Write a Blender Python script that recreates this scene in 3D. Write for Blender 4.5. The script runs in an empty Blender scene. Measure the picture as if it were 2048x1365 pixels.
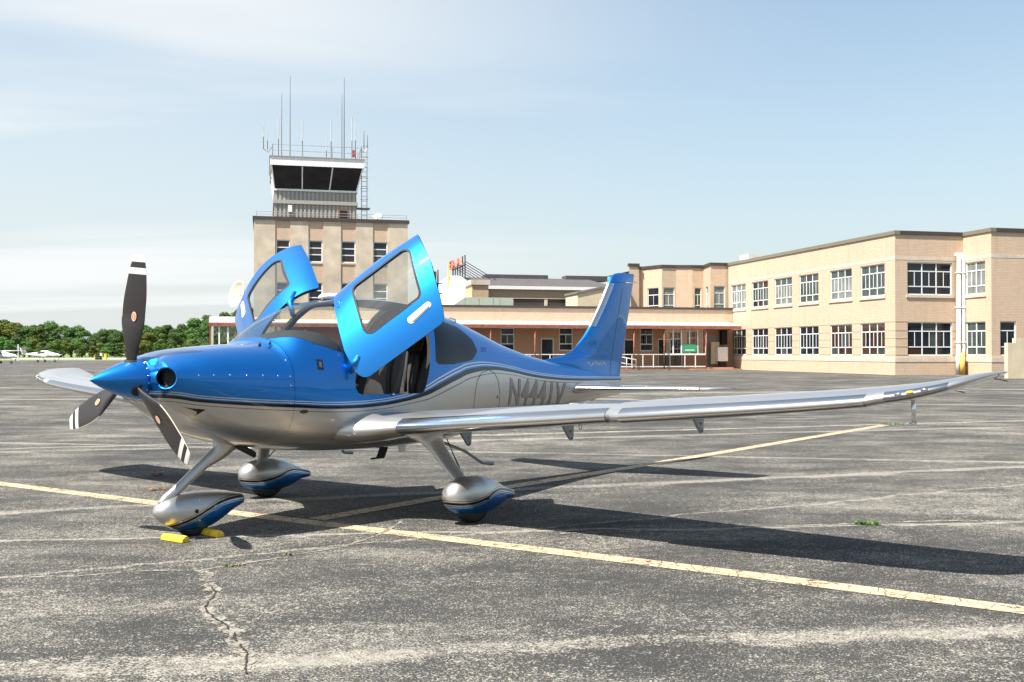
import bpy, bmesh, math, random
import numpy as np
from mathutils import Vector, Matrix
random.seed(7); rng = np.random.default_rng(7)
R = math.radians
scene = bpy.context.scene
COL = scene.collection
# ------------------------------------------------------------------ camera
F_PX, CX, CY = 2070.0, 1024.0, 682.5          # focal length and centre in photo pixels (2048 x 1365)
CAM_H, PITCH = 1.5188, 0.0114
cam_d = bpy.data.cameras.new('camera'); cam = bpy.data.objects.new('camera', cam_d); COL.objects.link(cam)
cam_d.sensor_width = 36.0; cam_d.lens = 36.0 * F_PX / 2048.0
cam_d.clip_start = 0.05; cam_d.clip_end = 6000
cam.location = (0, 0, CAM_H); cam.rotation_euler = (math.pi / 2 + PITCH, 0, 0)
scene.camera = cam
# ------------------------------------------------------------------ sky, sun, exposure
SUN_TO = Vector((-0.497, -0.385, 1.0)).normalized()       # towards the sun, from the shadows on the apron
SUN_EL = math.asin(SUN_TO.z); SUN_ROT = math.atan2(SUN_TO.x, SUN_TO.y)
world = bpy.data.worlds.new('World'); scene.world = world; world.use_nodes = True
wt = world.node_tree; wt.nodes.clear()
def wn(t, **k):
    n = wt.nodes.new(t)
    for a, b in k.items(): setattr(n, a, b)
    return n
sky = wn('ShaderNodeTexSky', sky_type='NISHITA', sun_disc=False, sun_elevation=SUN_EL, sun_rotation=SUN_ROT,
         altitude=150, air_density=1.0, dust_density=1.8, ozone_density=0.4)
bg = wn('ShaderNodeBackground'); bg.inputs['Strength'].default_value = 0.082
wo = wn('ShaderNodeOutputWorld')
tc = wn('ShaderNodeTexCoord')
def wm(op, a, b=0.0, c=None):
    n = wn('ShaderNodeMath', operation=op)
    for i, v in enumerate((a, b, c)):
        if v is None: continue
        if hasattr(v, 'is_output'): wt.links.new(v, n.inputs[i])
        else: n.inputs[i].default_value = v
    return n.outputs[0]
def wmr(v, a, b, c=0.0, d=1.0):
    n = wn('ShaderNodeMapRange'); n.interpolation_type = 'SMOOTHSTEP'; wt.links.new(v, n.inputs[0])
    for i, q in enumerate((a, b, c, d)): n.inputs[i + 1].default_value = q
    return n.outputs[0]
sxyz = wn('ShaderNodeSeparateXYZ'); wt.links.new(tc.outputs['Generated'], sxyz.inputs[0])
DX, DY, DZ = sxyz.outputs
# summer haze: thickest at the horizon, the same all round
up_ = wm('MAXIMUM', DZ, 0.0); hz_ = wm('MULTIPLY', wm('POWER', wm('SUBTRACT', 1.0, up_), 3.6), 0.94)
haze = wn('ShaderNodeMix', data_type='RGBA'); haze.inputs[7].default_value = (3.62, 3.90, 3.93, 1)
tint = wn('ShaderNodeMix', data_type='RGBA', blend_type='MULTIPLY'); tint.inputs[0].default_value = 1.0; tint.inputs[7].default_value = (.95, 1.05, 1.02, 1)
wt.links.new(sky.outputs[0], tint.inputs[6]); wt.links.new(hz_, haze.inputs[0]); wt.links.new(tint.outputs[2], haze.inputs[6])
# cirrus veil: direction projected on a high plane, long streaks, thinning out towards +X
den = wm('ADD', up_, 0.10); cmb = wn('ShaderNodeCombineXYZ')
wt.links.new(wm('DIVIDE', DX, den), cmb.inputs[0]); wt.links.new(wm('DIVIDE', DY, den), cmb.inputs[1])
mp = wn('ShaderNodeMapping'); mp.inputs['Rotation'].default_value = (0, 0, R(10)); mp.inputs['Scale'].default_value = (0.22, 0.75, 1); mp.inputs['Location'].default_value = (3.1, 0.9, 0)
wt.links.new(cmb.outputs[0], mp.inputs[0])
cn = wn('ShaderNodeTexNoise'); cn.inputs['Scale'].default_value = 1.0; cn.inputs['Detail'].default_value = 5; cn.inputs['Roughness'].default_value = 0.5; cn.inputs['Distortion'].default_value = 0.5
wt.links.new(mp.outputs[0], cn.inputs['Vector'])
cover = wmr(DX, -0.46, 0.34, 1.0, 0.0); streak = wmr(cn.outputs[0], 0.40, 0.60)
cfac = wm('MULTIPLY', wm('MULTIPLY_ADD', streak, 0.68, 0.32), cover)
cloud = wn('ShaderNodeMix', data_type='RGBA'); cloud.inputs[7].default_value = (4.9, 5.05, 5.05, 1)
wt.links.new(cfac, cloud.inputs[0]); wt.links.new(haze.outputs[2], cloud.inputs[6])
wt.links.new(cloud.outputs[2], bg.inputs[0]); wt.links.new(bg.outputs[0], wo.inputs[0])
sun_d = bpy.data.lights.new('sun', 'SUN'); sun = bpy.data.objects.new('sun', sun_d); COL.objects.link(sun)
sun_d.energy = 5.0; sun_d.angle = R(0.53); sun_d.color = (1.0, 0.95, 0.87)
sun.location = (-30, -25, 60); sun.rotation_euler = (-SUN_TO).to_track_quat('-Z', 'Y').to_euler()
vs = scene.view_settings; vs.view_transform = 'Standard'; vs.look = 'None'; vs.exposure = 1.26; vs.gamma = 1.0; vs.use_curve_mapping = False
scene.render.resolution_x = 1024; scene.render.resolution_y = 682

# ------------------------------------------------------------------ photo pixel helpers (direction only)
cp, sp_ = math.cos(PITCH), math.sin(PITCH)
def ray(u, v):
    x = (u - CX) / F_PX; y = -(v - CY) / F_PX
    return np.array([x, cp - y * sp_, sp_ + y * cp])
AC_A = 0.9066; AC_X, AC_Y = -3.2282, 7.9202; BANK = 0.0069
FWD = np.array([-math.cos(AC_A), -math.sin(AC_A)]); PORT = np.array([math.sin(AC_A), -math.cos(AC_A)])
def gz(X, Y):                                   # the apron falls gently across the aircraft (drainage slope)
    yac = (X - AC_X) * PORT[0] + (Y - AC_Y) * PORT[1]
    d = math.hypot(X + 0.5, Y - 11.0)
    w = min(max((30 - d) / 20, 0), 1); w = w * w * (3 - 2 * w)
    return BANK * yac * w
def gpix(u, v):
    r = ray(u, v); z = 0.0
    for _ in range(6):
        t = (z - CAM_H) / r[2]; X, Y = r[0] * t, r[1] * t; z = gz(X, Y)
    return X, Y
# ------------------------------------------------------------------ node material helpers
MATS = {}
class NT:
    def __init__(s, name):
        s.m = bpy.data.materials.new(name); s.m.use_nodes = True; s.t = s.m.node_tree
        s.b = s.t.nodes['Principled BSDF']; s.out = s.t.nodes['Material Output']; MATS[name] = s.m
    def n(s, t, inp=None, **k):
        nd = s.t.nodes.new(t)
        for a, b in k.items(): setattr(nd, a, b)
        for a, b in (inp or {}).items():
            if hasattr(b, 'is_output'): s.t.links.new(b, nd.inputs[a])
            else: nd.inputs[a].default_value = b
        return nd
    def l(s, a, b): s.t.links.new(a, b)
    def math(s, op, a, b=0.0, c=None):
        d = {0: a, 1: b}
        if c is not None: d[2] = c
        return s.n('ShaderNodeMath', d, operation=op).outputs[0]
    def mix(s, f, a, b):
        return s.n('ShaderNodeMix', {0: f, 6: a, 7: b}, data_type='RGBA').outputs[2]
    def noise(s, vec, scale, detail=3, rough=.5, dist=0.0):
        d = {'Scale': scale, 'Detail': detail, 'Roughness': rough, 'Distortion': dist}
        if vec is not None: d['Vector'] = vec
        return s.n('ShaderNodeTexNoise', d).outputs[0]
    def mr(s, v, a, b, c=0.0, d=1.0):
        return s.n('ShaderNodeMapRange', {0: v, 1: a, 2: b, 3: c, 4: d}).outputs[0]
    def obj(s): return s.n('ShaderNodeTexCoord').outputs['Object']
    def geo(s): return s.n('ShaderNodeNewGeometry').outputs['Position']
    def bump(s, h, strength=.3, dist=.01):
        s.l(s.n('ShaderNodeBump', {'Height': h, 'Strength': strength, 'Distance': dist}).outputs[0], s.b.inputs['Normal'])
def c4(c): return (c[0], c[1], c[2], 1)
def plain(name, col, rough=.6, metal=0.0, var=.12, scale=6.0, coat=0.0, spec=.5, bump=0.0):
    if name in MATS: return MATS[name]
    k = NT(name); nz = k.noise(k.obj(), scale, 4, .6)
    a = tuple(max(0, x * (1 - var)) for x in col); b = tuple(min(1, x * (1 + var)) for x in col)
    k.l(k.mix(k.mr(nz, .3, .7), c4(a), c4(b)), k.b.inputs['Base Color'])
    k.l(k.mr(nz, .3, .7, max(0, rough - .06), min(1, rough + .06)), k.b.inputs['Roughness'])
    k.b.inputs['Metallic'].default_value = metal; k.b.inputs['Coat Weight'].default_value = coat
    k.b.inputs['Coat Roughness'].default_value = .03; k.b.inputs['Specular IOR Level'].default_value = spec
    if bump: k.bump(k.noise(k.obj(), scale * 12, 3), bump, .004)
    return k.m
def glass(name, tint, refl=.06, rough=.02):
    if name in MATS: return MATS[name]
    k = NT(name); k.t.nodes.remove(k.b)
    tr = k.n('ShaderNodeBsdfTransparent', {'Color': c4(tint)})
    gl = k.n('ShaderNodeBsdfGlossy', {'Color': (1, 1, 1, 1), 'Roughness': rough})
    fc = k.n('ShaderNodeLayerWeight', {'Blend': .5}).outputs['Facing']
    mx = k.n('ShaderNodeMixShader', {0: k.math('MULTIPLY_ADD', k.math('POWER', fc, 5.0), .9, refl)})
    k.l(tr.outputs[0], mx.inputs[1]); k.l(gl.outputs[0], mx.inputs[2]); k.l(mx.outputs[0], k.out.inputs[0])
    return k.m
# ------------------------------------------------------------------ object helpers
def tag(o, label=None, cat=None, group=None, kind=None):
    for a, b in (('label', label), ('category', cat), ('group', group), ('kind', kind)):
        if b: o[a] = b
    return o
def empty(name, loc=(0, 0, 0), rz=0.0, **k):
    o = bpy.data.objects.new(name, None); o.empty_display_size = .3; COL.objects.link(o)
    o.location = loc; o.rotation_euler = (0, 0, rz); return tag(o, **k)
def link(name, me, mat=None, parent=None, loc=None, **k):
    o = bpy.data.objects.new(name, me); COL.objects.link(o)
    if mat and not me.materials: me.materials.append(mat)
    if parent: o.parent = parent
    if loc is not None: o.location = loc
    return tag(o, **k)
def mesh(name, vs_, fs, mat, parent=None, smooth=False, uv=None, fix=True, **k):
    me = bpy.data.meshes.new(name); me.from_pydata([tuple(map(float, v)) for v in vs_], [], [tuple(f) for f in fs])
    if fix and len(fs) > 1:
        bm = bmesh.new(); bm.from_mesh(me); bmesh.ops.recalc_face_normals(bm, faces=bm.faces); bm.to_mesh(me); bm.free()
    if smooth: me.polygons.foreach_set('use_smooth', [True] * len(me.polygons))
    me.update()
    return link(name, me, mat, parent, **k)
class MB:
    """collects boxes, tubes and lofts into one mesh"""
    def __init__(s): s.v = []; s.f = []
    def add(s, v, f):
        o = len(s.v); s.v += [tuple(p) for p in v]; s.f += [tuple(i + o for i in q) for q in f]; return s
    def box(s, a, b):
        (x0, y0, z0), (x1, y1, z1) = a, b
        return s.add([(x0, y0, z0), (x1, y0, z0), (x1, y1, z0), (x0, y1, z0), (x0, y0, z1), (x1, y0, z1), (x1, y1, z1), (x0, y1, z1)],
                     [(0, 3, 2, 1), (4, 5, 6, 7), (0, 1, 5, 4), (1, 2, 6, 5), (2, 3, 7, 6), (3, 0, 4, 7)])
    def loft(s, rings, cap=True):
        n = len(rings[0]); v = [p for r in rings for p in r]; f = []
        for i in range(len(rings) - 1):
            for j in range(n):
                k = (j + 1) % n; f.append((i * n + j, i * n + k, (i + 1) * n + k, (i + 1) * n + j))
        if cap: f.append(tuple(range(n - 1, -1, -1))); f.append(tuple((len(rings) - 1) * n + j for j in range(n)))
        return s.add(v, f)
    def tube(s, pts, r, n=8):
        pts = [Vector(p) for p in pts]; rs = r if isinstance(r, (list, tuple)) else [r] * len(pts); rings = []
        for i, p in enumerate(pts):
            d = (pts[min(i + 1, len(pts) - 1)] - pts[max(i - 1, 0)]).normalized()
            a = d.cross(Vector((0, 0, 1)) if abs(d.z) < .9 else Vector((1, 0, 0))).normalized(); b = d.cross(a)
            rings.append([p + (a * math.cos(t) + b * math.sin(t)) * rs[i] for t in [2 * math.pi * j / n for j in range(n)]])
        return s.loft(rings)
    def build(s, name, mat, parent=None, smooth=False, bevel=0.0, **k):
        o = mesh(name, s.v, s.f, mat, parent, smooth, **k)
        if bevel:
            m = o.modifiers.new('bevel', 'BEVEL'); m.width = bevel; m.segments = 2; m.limit_method = 'ANGLE'
        return o
def B(a, b): return MB().box(a, b)
def pch(xs, ys):
    xs = np.array(xs, float); ys = np.array(ys, float); h = np.diff(xs); d = np.diff(ys) / h
    m = np.zeros(len(xs)); m[0] = d[0]; m[-1] = d[-1]
    for i in range(1, len(xs) - 1):
        if d[i - 1] * d[i] > 0:
            w1 = 2 * h[i] + h[i - 1]; w2 = h[i] + 2 * h[i - 1]; m[i] = (w1 + w2) / (w1 / d[i - 1] + w2 / d[i])
    def fn(x):
        x = min(max(x, xs[0]), xs[-1]); i = min(max(int(np.searchsorted(xs, x)) - 1, 0), len(h) - 1)
        t = (x - xs[i]) / h[i]
        return float((2*t**3-3*t*t+1)*ys[i] + (t**3-2*t*t+t)*h[i]*m[i] + (-2*t**3+3*t*t)*ys[i+1] + (t**3-t*t)*h[i]*m[i+1])
    return fn

# ================================================================== GROUND
def asphalt():
    k = NT('asphalt'); P = k.geo()
    sx = k.n('ShaderNodeSeparateXYZ', {0: P})
    mp_ = k.n('ShaderNodeMapping', {'Vector': P, 'Rotation': (0, 0, R(-8)), 'Scale': (.55, 1.0, 1)}).outputs[0]
    big = k.noise(mp_, .33, 4, .6, .4); mid = k.noise(mp_, 1.5, 5, .62, .5); fine = k.math('ADD', k.math('MULTIPLY', k.noise(P, 78, 2, .55), .74), k.math('MULTIPLY', k.noise(P, 17, 3, .6), .26)); vf = k.noise(P, 130, 2, .5)
    # worn paving seams: bands along straight lines
    def band(p, q, wdt):
        (ax, ay), (bx, by) = gpix(*p), gpix(*q); L = math.hypot(bx - ax, by - ay); nx, ny = -(by - ay) / L, (bx - ax) / L
        wob = k.math('MULTIPLY', k.math('SUBTRACT', mid, .5), .5)
        d = k.math('ADD', k.math('ADD', k.math('MULTIPLY', k.math('SUBTRACT', sx.outputs[0], ax), nx), k.math('MULTIPLY', k.math('SUBTRACT', sx.outputs[1], ay), ny)), wob)
        return k.mr(k.math('ABSOLUTE', d), wdt * .4, wdt, 1, 0)
    bands = None
    for p, q, w_, g in [((0, 1342), (2048, 1255), .17, .19), ((0, 1156), (700, 1092), .035, .2), ((1024, 870), (2048, 842), .10, .34), ((0, 905), (1000, 880), .25, .2),
                     ((1100, 1062), (2048, 1046), .05, .3), ((1000, 905), (2048, 925), .12, .2), ((0, 800), (1024, 790), .5, .2), ((1300, 800), (2048, 812), .4, .18), ((0, 1025), (560, 1000), .16, .2)]:
        t = k.math('MULTIPLY', band(p, q, w_), g); bands = t if bands is None else k.math('MAXIMUM', bands, t)
    wear = k.math('ADD', k.math('ADD', k.math('MULTIPLY', big, .52), k.math('MULTIPLY', mid, .62)), bands)
    dens = k.mr(wear, .36, .84, .63, .41)
    sp = k.n('ShaderNodeMapRange', {0: fine, 1: dens, 2: k.math('ADD', dens, .07), 3: 0.0, 4: 1.0}).outputs[0]
    sp2 = k.n('ShaderNodeMapRange', {0: vf, 1: k.math('ADD', dens, .05), 2: k.math('ADD', dens, .12), 3: 0.0, 4: .7}).outputs[0]
    spm = k.math('MAXIMUM', sp, sp2)
    tar = k.mix(k.mr(mid, .3, .7), (.022, .0225, .0225, 1), (.034, .0345, .034, 1))
    tar = k.mix(k.mr(vf, .35, .7), tar, (.046, .0455, .043, 1))
    agg = k.mix(k.mr(k.noise(P, 20, 2), .3, .7), (.185, .170, .143, 1), (.31, .29, .25, 1))
    k.l(k.mix(spm, tar, agg), k.b.inputs['Base Color'])
    k.b.inputs['Roughness'].default_value = .9; k.b.inputs['Specular IOR Level'].default_value = .25
    k.bump(k.math('ADD', fine, k.math('MULTIPLY', vf, .6)), .55, .012)
    return k.m
xs = sorted(set([-3000, -1500, -800, -400, -250, -160, -100, -75, -55] + list(range(-42, 43)) + [55, 75, 100, 160, 250, 400, 800, 1500, 3000]))
ys = sorted(set([-3000, -1500, -600, -300, -150, -80, -50] + list(range(-32, 46)) + [55, 70, 90, 120, 150, 190, 240, 300, 420, 700, 1400, 3000]))
mesh('ground', [(x, y, gz(x, y)) for y in ys for x in xs],
     [(j * len(xs) + i, j * len(xs) + i + 1, (j + 1) * len(xs) + i + 1, (j + 1) * len(xs) + i) for j in range(len(ys) - 1) for i in range(len(xs) - 1)],
     asphalt(), smooth=True, kind='structure')
def grass_mat():
    k = NT('mown_grass'); P = k.geo()
    mp_ = k.n('ShaderNodeMapping', {'Vector': P, 'Scale': (.3, 1, 1)}).outputs[0]
    nz = k.noise(mp_, .35, 5, .65); n2 = k.noise(P, 3.0, 3)
    c = k.mix(k.mr(nz, .3, .7), (.085, .15, .03, 1), (.20, .26, .07, 1))
    c = k.mix(k.mr(n2, .45, .7), c, (.27, .27, .13, 1))
    k.l(c, k.b.inputs['Base Color']); k.b.inputs['Roughness'].default_value = .95; k.bump(n2, .6, .1)
    return k.m
def strip(name, pts, width, mat, dz=.004, kind='structure', step=.6, jag=0.0, **kw):
    """a thin painted or sealed strip that follows the ground"""
    P = [Vector((x, y)) for x, y in pts]; v = []; f = []
    seq = []
    for a, b in zip(P[:-1], P[1:]):
        n = max(1, int((b - a).length / step)); seq += [a.lerp(b, i / n) for i in range(n)]
    seq.append(P[-1])
    for i, p in enumerate(seq):
        d = (seq[min(i + 1, len(seq) - 1)] - seq[max(i - 1, 0)]).normalized(); nrm = Vector((-d.y, d.x))
        wl, wr = [width / 2 * (1 + jag * random.uniform(-1, 1)) for _ in (0, 1)]
        for s, ww in ((1, wl), (-1, wr)):
            q = p + nrm * s * ww; v.append((q.x, q.y, gz(q.x, q.y) + dz))
        if i: f.append((2 * i - 2, 2 * i - 1, 2 * i + 1, 2 * i))
    return mesh(name, v, f, mat, kind=kind, fix=True, **kw)
mesh('grass_field', [(x, y, .02 + (0.0 if y < 400 else (y - 400) * .004)) for y in (205, 230, 260, 300, 400, 700, 1500) for x in (-900, -300, -150, -60, 60, 400, 900)],
     [(j * 7 + i, j * 7 + i + 1, (j + 1) * 7 + i + 1, (j + 1) * 7 + i) for j in range(6) for i in range(6)], grass_mat(), kind='structure')
conc = plain('pale_concrete', (.48, .46, .41), .85, scale=.3)
mesh('taxiway', [(-900, 255, .05), (500, 255, .05), (500, 290, .06), (-900, 290, .06)], [(0, 1, 2, 3)], conc, kind='structure')
mesh('taxiway', [(-900, 209, .05), (500, 209, .05), (500, 214, .05), (-900, 214, .05)], [(0, 1, 2, 3)], conc, kind='structure')
def line_paint(name, col, keep):
    k = NT(name); P = k.geo()
    w = k.noise(P, 9, 5, .7, .8); w2 = k.noise(P, 60, 2, .6); cr_ = k.n('ShaderNodeTexVoronoi', {'Vector': P, 'Scale': 7.0}, feature='DISTANCE_TO_EDGE').outputs[0]
    a = k.mr(k.math('ADD', k.math('MULTIPLY', w, .7), k.math('MULTIPLY', w2, .35)), keep, keep + .06)
    a = k.math('MULTIPLY', a, k.mr(cr_, .006, .03, .15, 1))
    c = k.mix(k.mr(k.noise(P, 2.5, 4), .3, .7), c4(col), c4([x * .72 for x in col]))
    k.l(c, k.b.inputs['Base Color']); k.b.inputs['Roughness'].default_value = .8
    tr = k.n('ShaderNodeBsdfTransparent'); mx = k.n('ShaderNodeMixShader', {0: a})
    k.l(tr.outputs[0], mx.inputs[1]); k.l(k.b.outputs[0], mx.inputs[2]); k.l(mx.outputs[0], k.out.inputs[0])
    return k.m
yel = line_paint('yellow_line_paint', (.50, .385, .25), .42); wht = line_paint('faded_line_paint', (.40, .38, .33), .47)
p0, p1 = Vector(gpix(0, 968)), Vector(gpix(2048, 1222)); dd = (p1 - p0).normalized()
strip('taxi_line', [tuple(p0 - dd * 40), tuple(p0), gpix(640, 1048), gpix(1024, 1094), gpix(1500, 1151), tuple(p1), tuple(p1 + dd * 3)], .20, yel)
p0, p1 = Vector(gpix(632, 1040)), Vector(gpix(1770, 851))
strip('taxi_line', [tuple(p0), gpix(860, 1000), gpix(1250, 938), tuple(p1)], .21, yel, dz=.006)
strip('taxi_line', [gpix(900, 872), gpix(1500, 857), gpix(2048, 842), gpix(2400, 834)], .16, wht)
strip('taxi_line', [gpix(1060, 757), gpix(1320, 749.5), gpix(1470, 747)], .3, wht)
strip('taxi_line', [gpix(1330, 749), gpix(1480, 753)], .22, yel)
strip('taxi_line', [gpix(-300, 760), gpix(0, 752), gpix(700, 742)], .3, wht)
# cracks in the asphalt: pale spalled edge with a dark open crack in it
spall = line_paint('spalled_asphalt', (.27, .245, .205), .47); crackm = plain('crack_dark', (.02, .018, .015), .95)
CR1 = [gpix(*p) for p in [(405, 1143), (412, 1160), (424, 1172), (430, 1185), (418, 1205), (413, 1222), (430, 1238), (452, 1256), (470, 1274), (482, 1292), (491, 1305), (488, 1325), (491, 1362)]]
CRJ = [(x + random.uniform(-.014, .014), y + random.uniform(-.014, .014)) for (xa, ya), (xb_, yb_) in zip(CR1[:-1], CR1[1:]) for t in (0, .34, .67) for x, y in [(xa + (xb_ - xa) * t, ya + (yb_ - ya) * t)]]
strip('pavement_crack', CRJ, .085, spall, dz=.004, step=.04, jag=.6)
for i0 in range(7, len(CRJ) - 2, 4): strip('pavement_crack', CRJ[i0:i0 + random.choice((4, 5))], .010, crackm, dz=.008, step=.014, jag=.95)
CR2 = [gpix(*p) for p in [(-30, 1158), (150, 1153), (300, 1142), (400, 1142), (455, 1133), (520, 1123), (590, 1110), (685, 1095), (760, 1070), (810, 1040)]]
strip('pavement_crack', CR2, .035, spall, dz=.004, step=.06, jag=.7)
CR3 = [gpix(*p) for p in [(1120, 1068), (1400, 1060), (1600, 1052), (1740, 1047), (1900, 1042), (2060, 1044)]]
strip('pavement_crack', CR3, .04, spall, dz=.004, step=.08, jag=.7)

# ================================================================== AIRCRAFT
ac = empty('light_aircraft', label='blue and silver single propeller light aircraft with both gull-wing doors open', cat='aircraft')
ac.matrix_world = Matrix.Translation((AC_X, AC_Y, gz(AC_X, AC_Y))) @ Matrix.Rotation(AC_A + math.pi, 4, 'Z') @ Matrix.Rotation(BANK, 4, 'X')
def A(p): return (-p[0], p[1], p[2])            # x aft, y to port, z up  ->  local (x forward)
def amesh(name, v, f, mat, parent=ac, smooth=True, **k):
    return mesh(name, [A(p) for p in v], f, mat, parent, smooth, **k)
class AMB(MB):
    def build(s, name, mat, parent=ac, smooth=True, bevel=0.0, **k):
        s.v = [A(p) for p in s.v]; return MB.build(s, name, mat, parent, smooth, bevel, **k)
# ---- paint
BLUE = (.007, .178, .545); SILV = (.52, .51, .495)
def carpaint(k, col, metal, rough):
    k.b.inputs['Coat Weight'].default_value = 1.0; k.b.inputs['Coat Roughness'].default_value = .02; k.b.inputs['Coat IOR'].default_value = 1.40; k.b.inputs['Specular IOR Level'].default_value = .2
    nz = k.noise(k.obj(), 900, 1)
    if hasattr(col, 'is_output'): k.l(col, k.b.inputs['Base Color'])
    else: k.b.inputs['Base Color'].default_value = c4(col)
    for nm, v in (('Metallic', metal), ('Roughness', rough)):
        if hasattr(v, 'is_output'): k.l(v, k.b.inputs[nm])
        else: k.b.inputs[nm].default_value = v
    return k.m
m_blue = carpaint(NT('blue_metallic_paint'), BLUE, .88, .43)
m_silver = carpaint(NT('silver_metallic_paint'), SILV, .88, .42)
def float_curve(k, x, pts, x0, x1, y0, y1):
    n = k.n('ShaderNodeFloatCurve', {'Value': k.mr(x, x0, x1)}); c = n.mapping.curves[0]
    P = [((a - x0) / (x1 - x0), (b - y0) / (y1 - y0)) for a, b in pts]
    c.points[0].location = P[0]; c.points[1].location = P[-1]
    for p in P[1:-1]: c.points.new(*p)
    n.mapping.update(); return k.mr(n.outputs[0], 0, 1, y0, y1)
def livery(name, pts, x0, x1, stops, sc=None, flip=True):
    k = NT(name); s = k.n('ShaderNodeSeparateXYZ', {0: k.obj()}); x = k.math('MULTIPLY', s.outputs[0], -1.0)
    z0 = min(b for a, b in pts) - .1; z1 = max(b for a, b in pts) + .1
    d = k.math('SUBTRACT', s.outputs[2], float_curve(k, x, pts, x0, x1, z0, z1))
    if sc: d = k.math('DIVIDE', d, float_curve(k, x, sc, x0, x1, 0, 3))
    lo, hi = -.1, .1
    r = k.n('ShaderNodeValToRGB', {0: k.mr(d, lo, hi)}); r.color_ramp.interpolation = 'CONSTANT'
    e = r.color_ramp.elements
    while len(e) < len(stops): e.new(.5)
    for el, (dv, c) in zip(e, stops): el.position = min(max((dv - lo) / (hi - lo), 0), 1); el.color = c4(c)
    me_ = k.mr(k.n('ShaderNodeSeparateColor', {0: r.outputs[0]}).outputs[0], .1, .4, .88, .90)
    return carpaint(k, r.outputs[0], me_, k.mr(me_, .88, .90, .43, .38))
BLK = (.012, .013, .018); LSV = (.55, .58, .62)
ST = [(-.1, SILV), (-.043, (.16, .16, .17)), (-.036, SILV), (-.013, BLK), (.014, BLUE), (.023, LSV), (.032, BLUE), (.042, LSV), (.050, BLUE)]
STRIPE = [(0, 1.2), (.466, 1.171), (.684, 1.135), (1.096, 1.094), (1.516, 1.063), (2.1, 1.032), (2.459, 1.040), (2.721, 1.062), (3.074, 1.116), (3.314, 1.181), (3.68, 1.276),
          (3.992, 1.332), (4.321, 1.348), (4.767, 1.32), (5.218, 1.262), (5.674, 1.218), (6.271, 1.187), (6.914, 1.173), (8, 1.155)]
m_liv = livery('aircraft_livery', STRIPE, 0, 8, ST, [(0, .8), (2, 1.0), (2.8, 1.1), (3.5, 1.9), (4.0, 1.7), (4.6, 1.2), (5.5, 1.0), (8, .8)])
m_dark = plain('dark_void', (.006, .006, .007), .7); m_rubber = plain('black_rubber', (.018, .018, .019), .75)
m_blackp = plain('black_blade_paint', (.022, .021, .023), .42, var=.06)
m_glass = glass('acrylic_glazing', (.84, .86, .80), .085); m_tint = glass('tinted_glazing', (.035, .035, .045), .05)
m_chrome = plain('polished_metal', (.75, .75, .75), .2, 1.0, .03); m_grey = plain('grey_paint', (.34, .35, .36), .5)
m_white = plain('white_paint', (.78, .78, .76), .4)
# ---- fuselage sections
ZT = pch([.46, .70, 1.08, 1.45, 1.52, 1.72, 1.95, 2.18, 2.56, 2.9, 3.3, 3.99, 4.4, 5.0, 5.58, 6.2, 7.0, 7.55],
         [1.485, 1.545, 1.583, 1.612, 1.655, 1.818, 1.933, 1.993, 2.045, 2.055, 2.035, 1.905, 1.79, 1.605, 1.475, 1.38, 1.29, 1.24])
ZB = pch([.46, .60, .80, 1.1, 1.4, 1.8, 2.3, 3.0, 3.6, 4.3, 5.0, 6.0, 7.0, 7.55],
         [1.10, .985, .865, .765, .70, .645, .605, .585, .59, .645, .72, .82, .92, .96])
WH = pch([.46, .55, .75, 1.0, 1.5, 2.0, 2.5, 3.0, 3.4, 3.9, 4.5, 5.2, 6.0, 6.8, 7.55],
         [.385, .425, .485, .525, .59, .63, .645, .635, .60, .515, .40, .285, .20, .135, .055])
ZC = pch([.46, 1.0, 1.6, 2.4, 3.2, 4.2, 5.2, 6.5, 7.55], [1.31, 1.24, 1.18, 1.13, 1.13, 1.16, 1.18, 1.15, 1.10])
ET = pch([.46, 1.0, 1.45, 1.9, 3.2, 4.5, 7.55], [2.5, 2.5, 2.5, 2.1, 2.1, 2.1, 2.0]); EB = pch([.46, 1.0, 2.0, 3.0, 4.5, 7.55], [2.2, 2.3, 2.7, 2.8, 2.5, 2.0])
def ring(x, n=128, inset=0.0):
    zt, zb, w, zc, et, eb = ZT(x) - inset, ZB(x) + inset, WH(x) - inset, ZC(x), ET(x), EB(x); out = []
    for j in range(n):
        t = 2 * math.pi * (j + .5) / n; cy_, sy_ = math.cos(t), math.sin(t); e, hh = (et, zt - zc) if sy_ > 0 else (eb, zc - zb)
        out.append((x, w * math.copysign(abs(cy_) ** (2 / e), cy_), zc + hh * math.copysign(abs(sy_) ** (2 / e), sy_)))
    return out
def surf_y(x, z):
    zt, zb, w, zc, et, eb = ZT(x), ZB(x), WH(x), ZC(x), ET(x), EB(x); e, hh = (et, zt - zc) if z > zc else (eb, zc - zb)
    return w * max(0, 1 - min(1, abs((z - zc) / hh)) ** e) ** (1 / e)
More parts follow.
